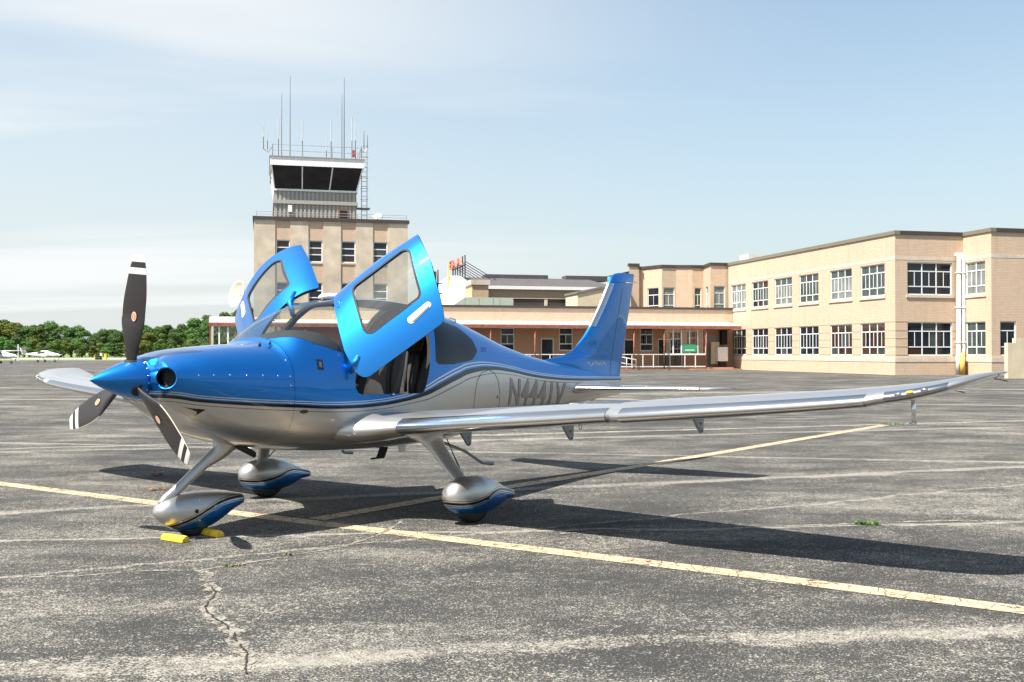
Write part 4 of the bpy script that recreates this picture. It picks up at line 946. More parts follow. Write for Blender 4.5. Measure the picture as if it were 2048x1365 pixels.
course(z_pl - .298, z_pl + .02, .085, 'stone_block'); course(z_sc0 + .06, z_sc1 + .02, .012, 'string_course_stone', 1.1)
for (s0, s1, a, b) in opA[::2]: B((-.07, s0 - .1, a - .20), (.12, s1 + .1, a - .004)).build('sill', m_stone, wing_b)
B((xb0 - .1, -.07, z_u0 - .20), (xb1 + .1, .12, z_u0 - .004)).build('sill', m_stone, wing_b)
B((xE - .07, opC[0][0] - .1, z_u0 - .2), (xE + .12, opC[0][1] + .1, z_u0 - .004)).build('sill', m_stone, wing_b)
# recessed brick joints on the ground-floor piers
for zj in (z_l0 + .05, z_l0 + .62, z_l0 + 1.18, z_l0 + 1.72, z_l1 + .02):
    pr_ = [0.0] + sorted(q for o in opA[1::2] for q in o[:2]) + [yI]
    for a, b in zip(pr_[::2], pr_[1::2]): B((-.012, a + .01, zj - .022), (.02, b - .01, zj + .022)).build('pier_joint', m_brick2, wing_b)
    for a, b in ((0.0, xb0), (xb1, xE)): B((a + .01, -.012, zj - .022), (b - .01, .02, zj + .022)).build('pier_joint', m_brick2, wing_b)
m_cop_lit = plain('coping_sunlit', (.17, .155, .115), .5)  # lighter coping copy, sunlight on the left-facing runs put into its colour
B((-.08, -.08, H), (.35, yI, H + .26)).build('coping', m_cop_lit, wing_b); B((.35, -.08, H), (xE - .08, .35, H + .262)).build('coping', m_cap, wing_b)
B((xE - .08, yC - .08, H), (xE + .35, .35, H + .264)).build('coping', m_cop_lit, wing_b); B((xE + .35, yC - .08, H), (xR, yC + .35, H + .262)).build('coping', m_cap, wing_b)
B((.35, .35, H - .3), (xE + .3, yI, H - .2)).build('roof', m_cap, wing_b); B((xE + .3, yC + .3, H - .3), (xR, yI, H - .21)).build('roof', m_cap, wing_b)
B((xR - .3, yC + .3, 0), (xR, yI, H - .3)).build('wall', m_brick2, wing_b)
# rain pipes with a yellow guard post
m_pipe = plain('white_pipe', (.68, .66, .62), .5)
for (u0, u1_, lab) in ((1912, 1921, 0), (1921.5, 1930, 1)):
    xa, xb_ = bl(u0, 600, y=-.16)[0], bl(u1_, 600, y=-.16)[0]; xm_, rr = (xa + xb_) / 2, (xb_ - xa) / 2 * .9; zt_ = bl(1915, 512, y=-.16)[2]
    zk = bl(1915, 702, y=-.2)[2]; p_ = MB().tube([(xm_, -.02, zt_ + .1), (xm_, -.18, zt_), (xm_, -.18, zk), (xm_ - .12, -.28, zk - .4), (xm_ - .12, -.28, 0)], rr, 12).build('rain_pipe', m_pipe, wing_b, True)
    for zb in (2.2, 4.6, 7.0): MB().tube([(xm_, -.18, zb), (xm_, -.18, zb + .08)], rr * 1.25, 12).build('pipe_bracket', m_pipe, p_, True)
gpst = empty('guard_post', tuple(KO + BX * (bl(1925, 750, y=-.6)[0]) + BY * -.6) + (0,), BR, label='yellow steel guard post beside the white rain pipes', cat='post')
MB().tube([(0, 0, 0), (0, 0, bl(1925, 708, y=-.6)[2])], .17, 16).build('post', plain('yellow_post_paint', (.68, .42, .08), .5), gpst, True); MB().tube([(0, 0, bl(1925, 708, y=-.6)[2] - .01), (0, 0, bl(1925, 708, y=-.6)[2] + .05)], [.17, .08], 16).build('post_cap', plain('yellow_post_paint', (.7, .45, .08), .5), gpst, True)
q = bl(1500, 510, x=2.0); B((1.4, q[1] - .9, H - .2), (2.8, q[1] + .9, q[2])).build('roof_vent_box', plain('pale_metal', (.62, .60, .54), .6), wing_b)
# cream screen wall at the frame's right edge
q = gp0(2016, 757.5); lw = empty('screen_wall', (q[0], q[1], 0), BR, label='low plain cream wall standing in front of the brick wing', cat='wall')
m_cream = plain('cream_render', (.55, .47, .33), .85, scale=.8)
zt_ = (706.1 - 686) / F_PX * q[1] + CAM_H; B((0, 0, 0), (9, .3, zt_)).build('wall_panel', m_cream, lw); B((.55, -.001, zt_), (9, .301, zt_ + .28)).build('wall_step', m_cream, lw)
# ---- upper storey set back behind the low range (faceted bays)
W0 = bl(1466, 640, x=0.0)[1]
def plan(pts): return pts
up = empty('upper_storey', b0, BR, label='stepped upper storey with bay window rising behind the low canopied range', cat='building')
segs = [(1457, W0 + 1.2), (1421, W0 + 1.2), (1407, W0 + 4.2), (1385, W0 + 4.2), (1352, W0 + 4.6), (1324, W0 + 4.6), (1288, W0 + 7.0), (1279, W0 + 7.2), (1278, W0 + 6.8), (1258, W0 + 6.8)]
ppts = [np.array([bl(u, 600, y=yy)[0], yy]) for u, yy in segs]; zR = bl(1430, 612, y=W0 + 1)[2] - .6; ztop = [bl(1440, 532, y=W0 + 1.2)[2]] * 9
for i in range(len(ppts) - 1):
    a, b = ppts[i], ppts[i + 1]; hi = ztop[0] + (.25 if i == 8 else 0)
    L = float(np.linalg.norm(b - a))
    if L < .05: continue
    an = math.atan2(a[1] - b[1], a[0] - b[0]); sub = empty('bay', (b[0], b[1], 0), an); sub.parent = up
    sub_ = sub
    ops = []
    if i in (0, 2, 4, 5): 
        wd = L * (.62 if i != 4 else .8); zs0, zs1 = zR + .1, bl(1440, 572, y=W0 + 1.2)[2]; ops = [((L - wd) / 2, (L + wd) / 2, zs0, zs1)]
    if i == 1: zs0, zs1 = zR + .1, bl(1440, 572, y=W0 + 1.2)[2]; ops = [(L * .35, L * .35 + 1.0, zs0, zs1)] if L > 2 else []
    w_ = wall('bay', 'y', 0.0, 0.0, L, zR, hi, ops, m_brick, None); w_.parent = up; w_.location = (b[0], b[1], 0); w_.rotation_euler = (0, 0, an)
    for o in ops: window(w_, 'y', 0.0, *o, 2 if o[1] - o[0] > 2.4 else 1, [(.27, 1), (.46, 2), (.27, 1)], pane=random.choice([0, 1]))
    c_ = B((-.04, -.08, hi), (L + .04, .3, hi + .28)).build('coping', m_cap, None); c_.parent = up; c_.location = (b[0], b[1], i * .003); c_.rotation_euler = (0, 0, an)
    bpy.data.objects.remove(sub)
mesh('roof', [(p[0], p[1], ztop[0] - .2) for p in ppts] + [(ppts[-1][0], W0 + 14, ztop[0] - .2), (ppts[0][0], W0 + 14, ztop[0] - .2)], [tuple(range(len(ppts) + 2))], m_cap, up, fix=False)
# ---- low canopied range
low = empty('canopied_range', b0, BR, label='long low brick building with rusty red canopy along its front', cat='building')
m_rust = plain('rusty_red_paint', (.26, .095, .06), .75, var=.35, scale=3); m_shade = brick_mat('shaded_brick', (.46, .27, .16), (.40, .225, .13), (.34, .22, .14), .09, .26)  # brick below the canopy has the canopy's shade painted into its colour
yF = W0 - 2.6                                          # canopy edge
zcap1, zcap0 = bl(1440, 616.3, y=W0)[2], bl(1440, 620.5, y=W0)[2]; zcan = bl(1440, 653, y=yF)[2]; zbase = .22
xL = bl(418, 645, y=yF)[0]; xLw = bl(560, 640, y=W0)[0]
wins = []
def wpx(l, r, t, b): return (bl(l, t, y=W0)[0], bl(r, t, y=W0)[0], bl((l + r) / 2, b, y=W0)[2], bl((l + r) / 2, t, y=W0)[2])
ops = [wpx(1280, 1307, 656, 703), wpx(1001, 1029, 656, 702), wpx(1118, 1146, 656, 702), wpx(700, 728, 656, 702), wpx(800, 828, 656, 702)]
drs = [wpx(1248, 1269, 679, 737), wpx(1316, 1365, 678, 737), wpx(1082, 1108, 677, 733), wpx(1414, 1440, 672, 736.5)]
drs = [(a, b, zbase + .01, d) for a, b, c_, d in drs]
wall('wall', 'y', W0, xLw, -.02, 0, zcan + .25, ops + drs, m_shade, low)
wall('wall', 'y', W0 - .004, xLw, -.02, zcan + .25, zcap0, [], m_brick, low)
for o in ops: window(low, 'y', W0, *o, 1, [(.28, 1), (.45, 2), (.27, 1)], pane=0, fr=.09)
m_door = plain('grey_steel_door', (.30, .285, .27), .6)
for i, o in enumerate(drs):
    s0, s1, a, b = o
    if i == 3: d_ = B((s0, W0 + .08, a), (s1, W0 + .14, b)).build('door', m_door, low)
    else:
        fr = .09; g = MB().box((s0, W0 + .06, a), (s0 + fr, W0 + .13, b)).box((s1 - fr, W0 + .06, a), (s1, W0 + .13, b)).box((s0 + fr, W0 + .06, b - fr), (s1 - fr, W0 + .13, b)).box((s0 + fr, W0 + .06, a), (s1 - fr, W0 + .13, a + .1))
        if i == 1: g.box(((s0 + s1) / 2 - .06, W0 + .062, a + .1), ((s0 + s1) / 2 + .06, W0 + .128, b - fr))
        d_ = g.build('door', m_frame, low); mesh('pane', [(s0 + fr, W0 + .10, a + .1), (s1 - fr, W0 + .10, a + .1), (s1 - fr, W0 + .10, b - fr), (s0 + fr, W0 + .10, b - fr)], [(0, 1, 2, 3)], m_pane[0], d_, fix=False)
B((xLw, W0 - .1, zcap0), (.0, W0 + .35, zcap1 + .02)).build('coping', m_cap, low); B((xLw, W0 + .3, zcap0 - .5), (0, W0 + 22, zcap0 - .35)).build('roof', m_cap, low)
can = B((xL, yF, zcan), (-.45, W0 - .004, zcan + .10)).build('canopy', plain('pale_roofing', (.60, .60, .58), .7), low)
mesh('canopy_sheet', [(xL, yF + .01, zcan + .104), (-.45, yF + .01, zcan + .104), (-.45, W0 - .006, zcan + .40), (xL, W0 - .006, zcan + .40)], [(0, 1, 2, 3)], plain('pale_roofing', (.6, .6, .58), .7), low, fix=False)
B((xL - .03, yF - .03, zcan - .26), (-.42, yF + .05, zcan + .02)).build('fascia', m_rust, low); B((xL, yF + .05, zcan - .06), (-.45, W0 - .01, zcan - .002)).build('soffit', m_rust, low)
B((-.5, yF + .05, zcan - .24), (-.42, W0 - .01, zcan - .062)).build('fascia', m_rust, low)
B((xLw - 8, yF + .4, 0), (-1.0, W0 + .02, zbase)).build('walkway_slab', plain('red_kerb', (.36, .20, .13), .85), low)
B((-5.2, yF - .2, .0), (-.4, W0, .08)).build('kerb', plain('red_kerb', (.36, .2, .13), .85), low)
for u in (1328.5, 1412.5, 1268, 1070, 981, 890, 800, 700, 610):
    x = bl(u, 700, y=yF + .12)[0]; MB().tube([(x, yF + .12, zbase - .1), (x, yF + .12, zcan - .2)], .055, 10).build('canopy_post', m_rust, low, True)
# glazed wind screen under the canopy and the railing
ys_ = yF + .35; xs0, xs1 = bl(1330, 700, y=ys_)[0], bl(1412, 700, y=ys_)[0]; zr_ = bl(1370, 709, y=ys_)[2]; n = 5
scr = B((xs0, ys_, zr_ - .07), (xs1, ys_ + .07, zr_ + .07)).build('wind_screen', m_white, low)
for i in range(n + 1):
    x = xs0 + (xs1 - xs0) * i / n
    if 0 < i <= n: B((x - .05, ys_, zr_ + .07), (x + .05, ys_ + .07, zcan - .06)).build('mullion', m_white, scr)
    if i < n: mesh('pane', [(x + .05, ys_ + .03, zr_ + .07), (x + (xs1 - xs0) / n - .05, ys_ + .03, zr_ + .07), (x + (xs1 - xs0) / n - .05, ys_ + .03, zcan - .07), (x + .05, ys_ + .03, zcan - .07)], [(0, 1, 2, 3)], glass('screen_glass', (.80, .80, .74), .12), scr, fix=False)
rl = B((bl(1000, 700, y=ys_)[0], ys_, zr_ - .05), (xs0 - .06, ys_ + .05, zr_ + .02)).build('railing', m_white, low)
B((bl(1000, 700, y=ys_)[0], ys_, zbase + .05), (xs1, ys_ + .05, zbase + .13)).build('bottom_rail', m_white, rl)
for u in (1020, 1060, 1100, 1140, 1180, 1225, 1264, 1286, 1307, 1370, 1391):
    x = bl(u, 720, y=ys_)[0]; B((x - .035, ys_ + .004, zbase - .02), (x + .035, ys_ + .046, zr_ - .05)).build('baluster', m_white, rl)
xr0, xr1 = bl(1240, 730, y=yF - .6)[0], bl(1272, 730, y=yF - .6)[0]
rr_ = MB().tube([(xr0 - 3.5, yF - .6, 1.22), (xr0, yF - .6, 1.18), (xr1, yF - .6, .92), (xr1, yF - .6, .05)], .045, 8).tube([(xr0 - 3.5, yF - .6, .72), (xr0, yF - .6, .66), (xr1, yF - .6, .42)], .04, 8).tube([(xr0 + .6, yF - .6, .05), (xr0 + .6, yF - .6, 1.08)], .04, 8).build('ramp_railing', m_white, low, True)
mesh('ramp', [(xr0 - 3.5, yF - .7, .01), (xr1, yF - .7, .01), (xr1, yF + .38, .01), (xr0 - 3.5, yF + .38, .01), (xr0 - 3.5, yF - .7, .5), (xr0 - 3.5, yF + .38, .5)], [(0, 1, 2, 3), (4, 1, 2, 5), (0, 1, 4), (3, 5, 2), (0, 4, 5, 3)], plain('red_kerb', (.36, .2, .13), .85), low)
sg = bl(1379, 697, y=ys_ + .02)
gs = MB().loft([[(sg[0] + .72 * math.copysign(abs(math.cos(t)) ** .5, math.cos(t)), d_, sg[2] + .36 * math.copysign(abs(math.sin(t)) ** .6, math.sin(t))) for t in np.linspace(0, 2 * math.pi, 28, endpoint=False)] for d_ in (ys_ - .02, ys_ - .005)]).build('green_sign', plain('green_sign_paint', (.04, .30, .16), .5), low)
B((sg[0] - .45, ys_ - .026, sg[2] - .2), (sg[0] + .45, ys_ - .021, sg[2] - .12)).build('sign_stripe', m_white, gs)
q = bl(1447, 718, y=W0 - 1.2); acu = empty('air_conditioner', tuple(KO + BX * q[0] + BY * (W0 - 1.2)) + (0,), BR, label='white air conditioning unit on the wall beside the grey door', cat='air conditioner')
B((-.55, 0, .75), (.45, .5, 2.05)).build('cabinet', m_white, acu, bevel=.04); B((-.35, .05, 0), (.3, .45, .75)).build('stand', m_dark, acu); B((-1.0, .45, .5), (-.2, .55, 2.5)).build('backing_panel', m_cream, acu)
q = bl(1467, 657, y=W0 - .3); B((-1.35, W0 - .5, zcan - 1.6), (-.8, W0 - .02, zcan - .3)).build('electrical_box', m_dark, low)
# glazed room at the far left end of the canopy
gx1 = bl(560, 660, y=yF)[0]; nG = 8
for i in range(nG + 1):
    x = xL + .1 + (gx1 - xL - .1) * i / nG; B((x - .06, yF + .10, 0), (x + .06, yF + .20, zcan - .24)).build('screen_post', m_white if i % 3 else m_rust, low)
    if i < nG: mesh('pane', [(x + .06, yF + .15, .3), (x + (gx1 - xL - .1) / nG - .06, yF + .15, .3), (x + (gx1 - xL - .1) / nG - .06, yF + .15, zcan - .25), (x + .06, yF + .15, zcan - .25)], [(0, 1, 2, 3)], glass('screen_glass2', (.72, .78, .72), .10), low, fix=False)
for j in range(4):
    y = yF + .3 + j * 1.3; B((xL + .04, y, 0), (xL + .14, y + .1, zcan - .06)).build('screen_post', m_white, low)
B((bl(470, 637, y=yF + 1)[0] - 2.0, yF + .8, zcan + .1), (bl(470, 637, y=yF + 1)[0] + 3, yF + 2.2, zcan + .55)).build('roof_box', plain('pale_roofing', (.6, .6, .58), .7), low)
# ---- control tower
yT = W0 + 5.0; twr = empty('control_tower', b0, BR, label='square brick control tower with slanted dark glass cab and rooftop antennas', cat='tower')
tx0, tx1 = bl(508, 440, y=yT)[0], bl(815.6, 440, y=yT)[0]; tz = bl(660, 437, y=yT)[2]; TD = tx1 - tx0
def tz_(v, u=660, y=None): return bl(u, v, y=yT if y is None else y)[2]
wops = []
for l, r_ in ((617, 645), (682, 711), (746, 775), (552, 580)):
    for t, b in ((482, 525.5), (566, 612)): wops.append((bl(l, t, y=yT)[0], bl(r_, t, y=yT)[0], tz_(b), tz_(t)))
m_conc = plain('tower_concrete', (.53, .45, .345), .85, var=.22, scale=.7)
wall('wall', 'y', yT, tx0, tx1, 0, tz - .3, wops, m_brick, twr, depth=.2)
boxuv('wall', (tx0, yT + .21, 0), (tx0 + .3, yT + TD, tz - .3), m_brick, twr); boxuv('wall', (tx1 - .3, yT + .21, 0), (tx1, yT + TD, tz - .3), m_brick, twr)
for o in wops: window(twr, 'y', yT, *o, 1, [(1/3, 1), (1/3, 1), (1/3, 1)], pane=0, fr=.09)
for l, r_ in ((508, 550.5), (580, 617), (646, 682), (711, 746), (775, 815.6)):
    a, b = bl(l, 500, y=yT)[0], bl(r_, 500, y=yT)[0]; B((a + .01, yT - .07, 0), (b - .01, yT - .002, tz - .3)).build('pilaster', m_conc, twr)
B((tx0 - .12, yT - .18, tz - .3), (tx1 + .12, yT + TD + .1, tz)).build('coping', m_cap, twr)
for l, r_ in ((617, 645), (682, 711), (746, 775)):
    for b in (526, 612): B((bl(l, 500, y=yT)[0], yT - .06, tz_(b) - .12), (bl(r_, 500, y=yT)[0], yT + .1, tz_(b) - .004)).build('sill', m_stone, twr)
yc0 = yT + 2.2; cb = lambda u, v: bl(u, v, y=yc0)
m_corr = plain('corrugated_metal', (.38, .365, .32), .5, .2, .1); m_corr2 = plain('corrugated_shade', (.30, .29, .255), .5, .2)
x0, x1 = cb(549, 400)[0], cb(713, 400)[0]; zb_, zm1, zm2, zg0, zg1, zr0, zr1 = tz, cb(640, 410)[2], cb(640, 405)[2], cb(640, 381)[2], cb(640, 337)[2], cb(640, 337)[2], cb(640, 320)[2]
def corr(xa, xb_, za, zb2, y, nm, d=8.8):
    n = int((xb_ - xa) / .36); st_ = (xb_ - xa) / n; B((xa, y + .06, za), (xb_, y + d, zb2)).build(nm, m_corr2, twr)
    for i in range(n): B((xa + st_ * i + .04, y, za), (xa + st_ * i + st_ * .62, y + .062, zb2)).build('metal_rib', m_corr, twr)
corr(x0, x1, zb_, zm1, yc0, 'cab_base'); corr(x0, x1, zm2 + .1, zg0 - .15, yc0 - .003, 'cab_wall')
B((x0 - .12, yc0 - .12, zm1), (x1 + .12, yc0 + 8.9, zm2 + .1)).build('cab_band', m_corr, twr); B((x0 - .08, yc0 - .10, zg0 - .15), (x1 + .08, yc0 + 8.8, zg0 + .02)).build('cab_sill', m_white, twr)
xg0, xg1 = cb(543, 340)[0], cb(724, 340)[0]; sl = .75; dpt = 8.7
bot = [(x0, yc0, zg0 + .02), (x1, yc0, zg0 + .02), (x1, yc0 + dpt, zg0 + .02), (x0, yc0 + dpt, zg0 + .02)]
top = [(xg0, yc0 - sl, zg1), (xg1, yc0 - sl, zg1), (xg1, yc0 + dpt + sl, zg1), (xg0, yc0 + dpt + sl, zg1)]
m_cab = plain('cab_dark_glass', (.008, .009, .012), .05, var=.2)
for i in range(4):
    a, b, c_, d_ = [np.array(q) for q in (bot[i], bot[(i + 1) % 4], top[(i + 1) % 4], top[i])]
    for j in range(3):
        t0, t1 = j / 3 + .006, (j + 1) / 3 - .006
        mesh('cab_window', [a + (b - a) * t0, a + (b - a) * t1, d_ + (c_ - d_) * t1, d_ + (c_ - d_) * t0], [(0, 1, 2, 3)], m_cab, twr, fix=False)
    for j in range(4):
        p, q = a + (b - a) * j / 3, d_ + (c_ - d_) * j / 3; off = np.array([0, -.03, 0]) if i == 0 else np.zeros(3); MB().tube([p + off, q + off], .06, 6).build('cab_mullion', m_white, twr)
B((xg0 - .12, yc0 - sl - .12, zg1), (xg1 + .12, yc0 + dpt + sl + .12, zr1)).build('cab_roof', m_white, twr); B((xg0 - .2, yc0 - sl - .2, zr1), (xg1 + .2, yc0 + dpt + sl + .2, zr1 + .06)).build('cab_roof_edge', m_corr, twr)
B((cb(576, 417)[0], yc0 - .12, cb(576, 424)[2]), (cb(584, 417)[0], yc0 - .02, cb(576, 411)[2])).build('floodlight', m_white, twr); B((cb(676, 425)[0], yc0 - .06, tz), (cb(697, 425)[0], yc0 - .01, cb(690, 420)[2])).build('cab_door', m_rust, twr)
B((cb(679, 425)[0], yc0 - .09, tz), (cb(694, 425)[0], yc0 - .062, cb(690, 422)[2])).build('cab_door_leaf', m_dark, twr)
m_rail = plain('galvanised_rail', (.30, .30, .28), .5, .6)
def railing(pts_, z0_, h_, n, par, nm='guard_rail', r_=.028):
    o = None
    for (xa, ya), (xb_, yb_) in zip(pts_[:-1], pts_[1:]):
        for zz in (h_, h_ * .5):
            q = MB().tube([(xa, ya, z0_ + zz), (xb_, yb_, z0_ + zz)], r_, 6).build(nm, m_rail, par)
        k = max(1, int(math.hypot(xb_ - xa, yb_ - ya) / n))
        for i in range(k + 1): t = i / k; MB().tube([(xa + (xb_ - xa) * t, ya + (yb_ - ya) * t, z0_), (xa + (xb_ - xa) * t, ya + (yb_ - ya) * t, z0_ + h_)], r_, 6).build('rail_post', m_rail, par)
rx0, rx1, ry0, ry1 = xg0 + .1, xg1 - .1, yc0 - sl + .1, yc0 + dpt + sl - .1
railing([(rx0, ry0), (rx1, ry0), (rx1, ry1), (rx0, ry1), (rx0, ry0)], zr1 + .06, 1.05, 2.2, twr)
railing([(tx0 + .2, yT + .1), (tx1 - .1, yT + .1)], tz, .45, 2.0, twr, r_=.022)
# antennas
m_ant = plain('antenna_dark', (.12, .12, .12), .5, .5); zr = zr1 + .06
for u, vt, vb, r_, y, mm in ((580.5, 152, 322, .035, 1.0, m_ant), (563.5, 188, 322, .035, 4, m_ant), (688.5, 156, 322, .04, 1.2, m_ant), (684, 190, 322, .035, 5, m_ant), (557, 235, 322, .06, .6, m_white), (605, 240, 322, .06, .5, m_white), (662.5, 240, 322, .06, .5, m_white),
                          (527, 245, 298, .05, .3, m_white), (704, 235, 322, .05, .5, m_white), (711, 232, 322, .05, .8, m_white), (728, 262, 300, .035, 1, m_ant), (735, 270, 300, .035, 1.4, m_ant), (653, 275, 322, .05, 1.5, m_white), (535, 260, 300, .04, .6, m_white)):
    yy = ry0 + y; a = bl(u, vt, y=yy); zb2 = zr if vb > 310 else bl(u, vb, y=yy)[2]; zm = zb2 + (a[2] - zb2) * .45
    if mm is m_white: an = MB().tube([(a[0], yy, zb2), (a[0], yy, zm)], .04, 6).build('antenna_mount', m_ant, twr); MB().tube([(a[0], yy, zm), (a[0], yy, a[2])], r_ * .8, 6).build('whip_antenna', plain('antenna_pale', (.50, .51, .52), .5), an)
    else: MB().tube([(a[0], yy, zb2), (a[0], yy, zm), (a[0], yy, a[2])], [r_ * 1.3, r_, r_ * .5], 6).build('antenna_mast', m_ant, twr)
for u, v in ((527, 298), (728, 300), (735, 298)):
    a = bl(u, v, y=ry0 + .3); ex = rx0 if u < 600 else rx1; MB().tube([(a[0], ry0 + .3, a[2]), (a[0] + (.4 if u < 600 else -.3), ry0 + .3, a[2] - .3), (ex, ry0 + .1, zr + .9)], .035, 6).build('antenna_bracket', m_rail, twr)
B((bl(706, 300, y=ry0)[0], ry0 + .4, zr + .3), (bl(711, 300, y=ry0)[0], ry0 + .7, zr + .9)).build('obstruction_light', plain('obstruction_red', (.35, .06, .04), .5), twr)
# caged ladder on the right of the cab
lx = bl(728.5, 400, y=yc0 + 1)[0]; ly = yc0 + 1; lz0, lz1 = tz, bl(728, 295, y=ly)[2]
ld = MB().tube([(lx - .25, ly, lz0), (lx - .25, ly, lz1)], .035, 6).tube([(lx + .25, ly, lz0), (lx + .25, ly, lz1)], .035, 6).build('ladder', m_rail, twr)
for i in range(int((lz1 - lz0) / .45)): MB().tube([(lx - .25, ly, lz0 + .3 + i * .45), (lx + .25, ly, lz0 + .3 + i * .45)], .022, 6).build('rung', m_rail, ld)
for zz in np.linspace(lz0 + 2.2, lz1, 6): MB().tube([(lx + .35 * math.cos(t), ly - .1 - .45 * math.sin(t), zz) for t in np.linspace(0, math.pi, 9)], .02, 5).build('ladder_hoop', m_rail, ld)
B((x1 + .1, yc0 + .6, bl(728, 417, y=ly)[2] - .08), (lx + .5, yc0 + 1.6, bl(728, 417, y=ly)[2])).build('ladder_platform', m_rail, ld)
def dish(name, p, rad, ang, tilt, mat, **k):
    o = empty(name, p, ang, **k); rg = []
    for r_, d_ in ((.02, 0), (.3, .03), (.6, .12), (.85, .25), (1, .36), (1.02, .34), (.86, .22), (.6, .09), (.3, .0), (.02, -.03)):
        rg.append([(r_ * rad * math.cos(t), -d_ * rad * math.cos(tilt) - r_ * rad * math.sin(t) * math.sin(tilt) * -1 * .0 - r_ * rad * math.sin(t) * -math.sin(tilt), r_ * rad * math.sin(t) * math.cos(tilt) + d_ * rad * math.sin(tilt) + rad * 1.15) for t in np.linspace(0, 2 * math.pi, 28, endpoint=False)])
    MB().loft(rg).build('reflector', mat, o, True); MB().tube([(0, .05, 0), (0, .05, rad * .7), (0, .02, rad * 1.15)], rad * .09, 8).build('mount', m_rail, o); MB().tube([(0, 0, rad * 1.1), (0, -rad * .5 * math.cos(tilt), rad * (1.15 + .5 * math.sin(tilt)))], rad * .02, 6).build('feed_arm', mat, o)
    return o
q = bl(755, 432, y=yT + 2); p = KO + BX * q[0] + BY * (yT + 2); dish('satellite_dish', (p[0], p[1], tz), .42, BR + R(-20), R(50), plain('dish_tan', (.52, .45, .33), .6), label='small tan satellite dish on the tower roof edge', cat='satellite dish')
# large white dish standing on the canopied range's roof
q = bl(481, 590, y=yF + 2.2); p = KO + BX * q[0] + BY * (yF + 2.2); dish('satellite_dish', (p[0], p[1], q[2] - 1.30), 1.12, BR + R(-58), R(12), plain('dish_white', (.50, .44, .35), .6), label='large white satellite dish above the glazed end of the canopy', cat='satellite dish')
# ---- hangar behind, with barrel gable and roof sign
yH = W0 + 26; hx0 = bl(940, 590, y=yH)[0]; hx1 = bl(1240, 590, y=yH)[0]; HW = 26
hg = empty('hangar', b0, BR, label='large hangar with white arched gable and long dark roof', cat='hangar')
ze = bl(1060, 573, y=yH)[2]; zp = bl(915, 546, x=hx0)[2] if False else bl(1000, 556, y=yH + HW / 2)[2]
m_hw = plain('white_gable_render', (.80, .76, .68), .8, scale=.4); m_roofd = plain('dark_shingle', (.075, .065, .068), .85, var=.25, scale=1.5)
n = 20; arc = [(yH + HW / 2 - HW / 2 * math.cos(t), ze - 1.5 + (zp - ze + 1.5) * math.sin(t)) for t in np.linspace(0, math.pi, n + 1)]
MB().loft([[(xx, y, z) for y, z in [(yH, 0)] + arc + [(yH + HW, 0)]] for xx in (hx0 - .35, hx0 + .2)]).build('gable_wall', m_hw, hg)
MB().loft([[(x, y, z) for y, z in ((yH - .2, ze - .02), (yH + HW / 2, zp), (yH + HW + .2, ze - .02))] for x in (hx0 + .2, hx1)]).build('roof', m_roofd, hg)
boxuv('wall', (hx0 + .2, yH + .02, 0), (hx1, yH + .6, ze - .35), m_brick2, hg); B((hx0 + .2, yH - .25, ze - .38), (hx1, yH + .2, ze - .01)).build('gutter', m_white, hg)
for a, b in ((968, 1092), (1128, 1210)):
    xa, xb_ = bl(a, 555, y=yH + HW / 2)[0], bl(b, 555, y=yH + HW / 2)[0]; B((xa, yH + HW / 2 - 1, zp - .3), (xb_, yH + HW / 2 + 1, zp + .35)).build('ridge_monitor', m_roofd, hg)
pa, pb = bl(944, 580, y=yH - 4)[0], bl(977, 580, y=yH - 4)[0]; boxuv('pier', (pa, yH - 4, 0), (pb, yH, bl(960, 570, y=yH - 4)[2]), m_brick2, hg); B((pa - .15, yH - 4.15, bl(960, 570, y=yH - 4)[2]), (pb + .15, yH - .26, bl(960, 560, y=yH - 4)[2])).build('pier_cap', m_stone, hg)
q = bl(897, 553, x=hx0 - .5); MB().loft([[(hx0 - .5 + d_, q[1] + r_ * .5, q[2] + s_ * 1.5) for r_, s_ in ((-.5, 0), (0, -1), (.5, 0), (0, 1))] for d_ in (-.05, .05)]).build('gable_emblem', plain('yellow_emblem', (.75, .55, .03), .5), hg)
railing([(hx0 - 1.5, yH + 2), (hx0 - 1.5, yH + 20)], bl(900, 608, x=hx0 - 1.5)[2], 1.3, 2.5, hg, r_=.05)
B((hx0 - 2.5, yH - 3.9, 0), (hx0 - .4, yH + 21, bl(900, 608, x=hx0 - 1.5)[2])).build('lean_to', m_hw, hg)
# roof sign: red letters on a steel frame
xs_ = hx0 + 1.0; sa, sb = bl(906, 530, x=xs_), bl(930, 530, x=xs_); zs0 = bl(918, 535, x=xs_)[2]; zs1 = bl(918, 518, x=xs_)[2]
sign = empty('roof_sign', b0, BR, label='red block letter sign on a steel frame over the arched gable', cat='sign')
bm = textmesh('EAA', 1.0); xx = [v.co.x for v in bm.verts]; yy = [v.co.y for v in bm.verts]; a, b, c_, d_ = min(xx), max(xx), min(yy), max(yy)
bmesh.ops.solidify(bm, geom=bm.faces[:], thickness=.12)
for v in bm.verts:
    u, w, k = (v.co.x - a) / (b - a), (v.co.y - c_) / (d_ - c_), v.co.z; v.co = Vector((xs_ - .3 + k * 2, sa[1] + (sb[1] - sa[1]) * u, zs0 + (zs1 - zs0) * w))
bmesh.ops.recalc_face_normals(bm, faces=bm.faces[:])
me = bpy.data.meshes.new('letters'); bm.to_mesh(me); bm.free(); link('letters', me, plain('sign_red', (.62, .20, .16), .5), sign)
B((xs_ - .1, min(sa[1], sb[1]) - .3, zs0 - .1), (xs_ + .05, max(sa[1], sb[1]) + .3, zs0 + .05)).build('sign_beam', m_ant, sign)
zro = zp - 1.0
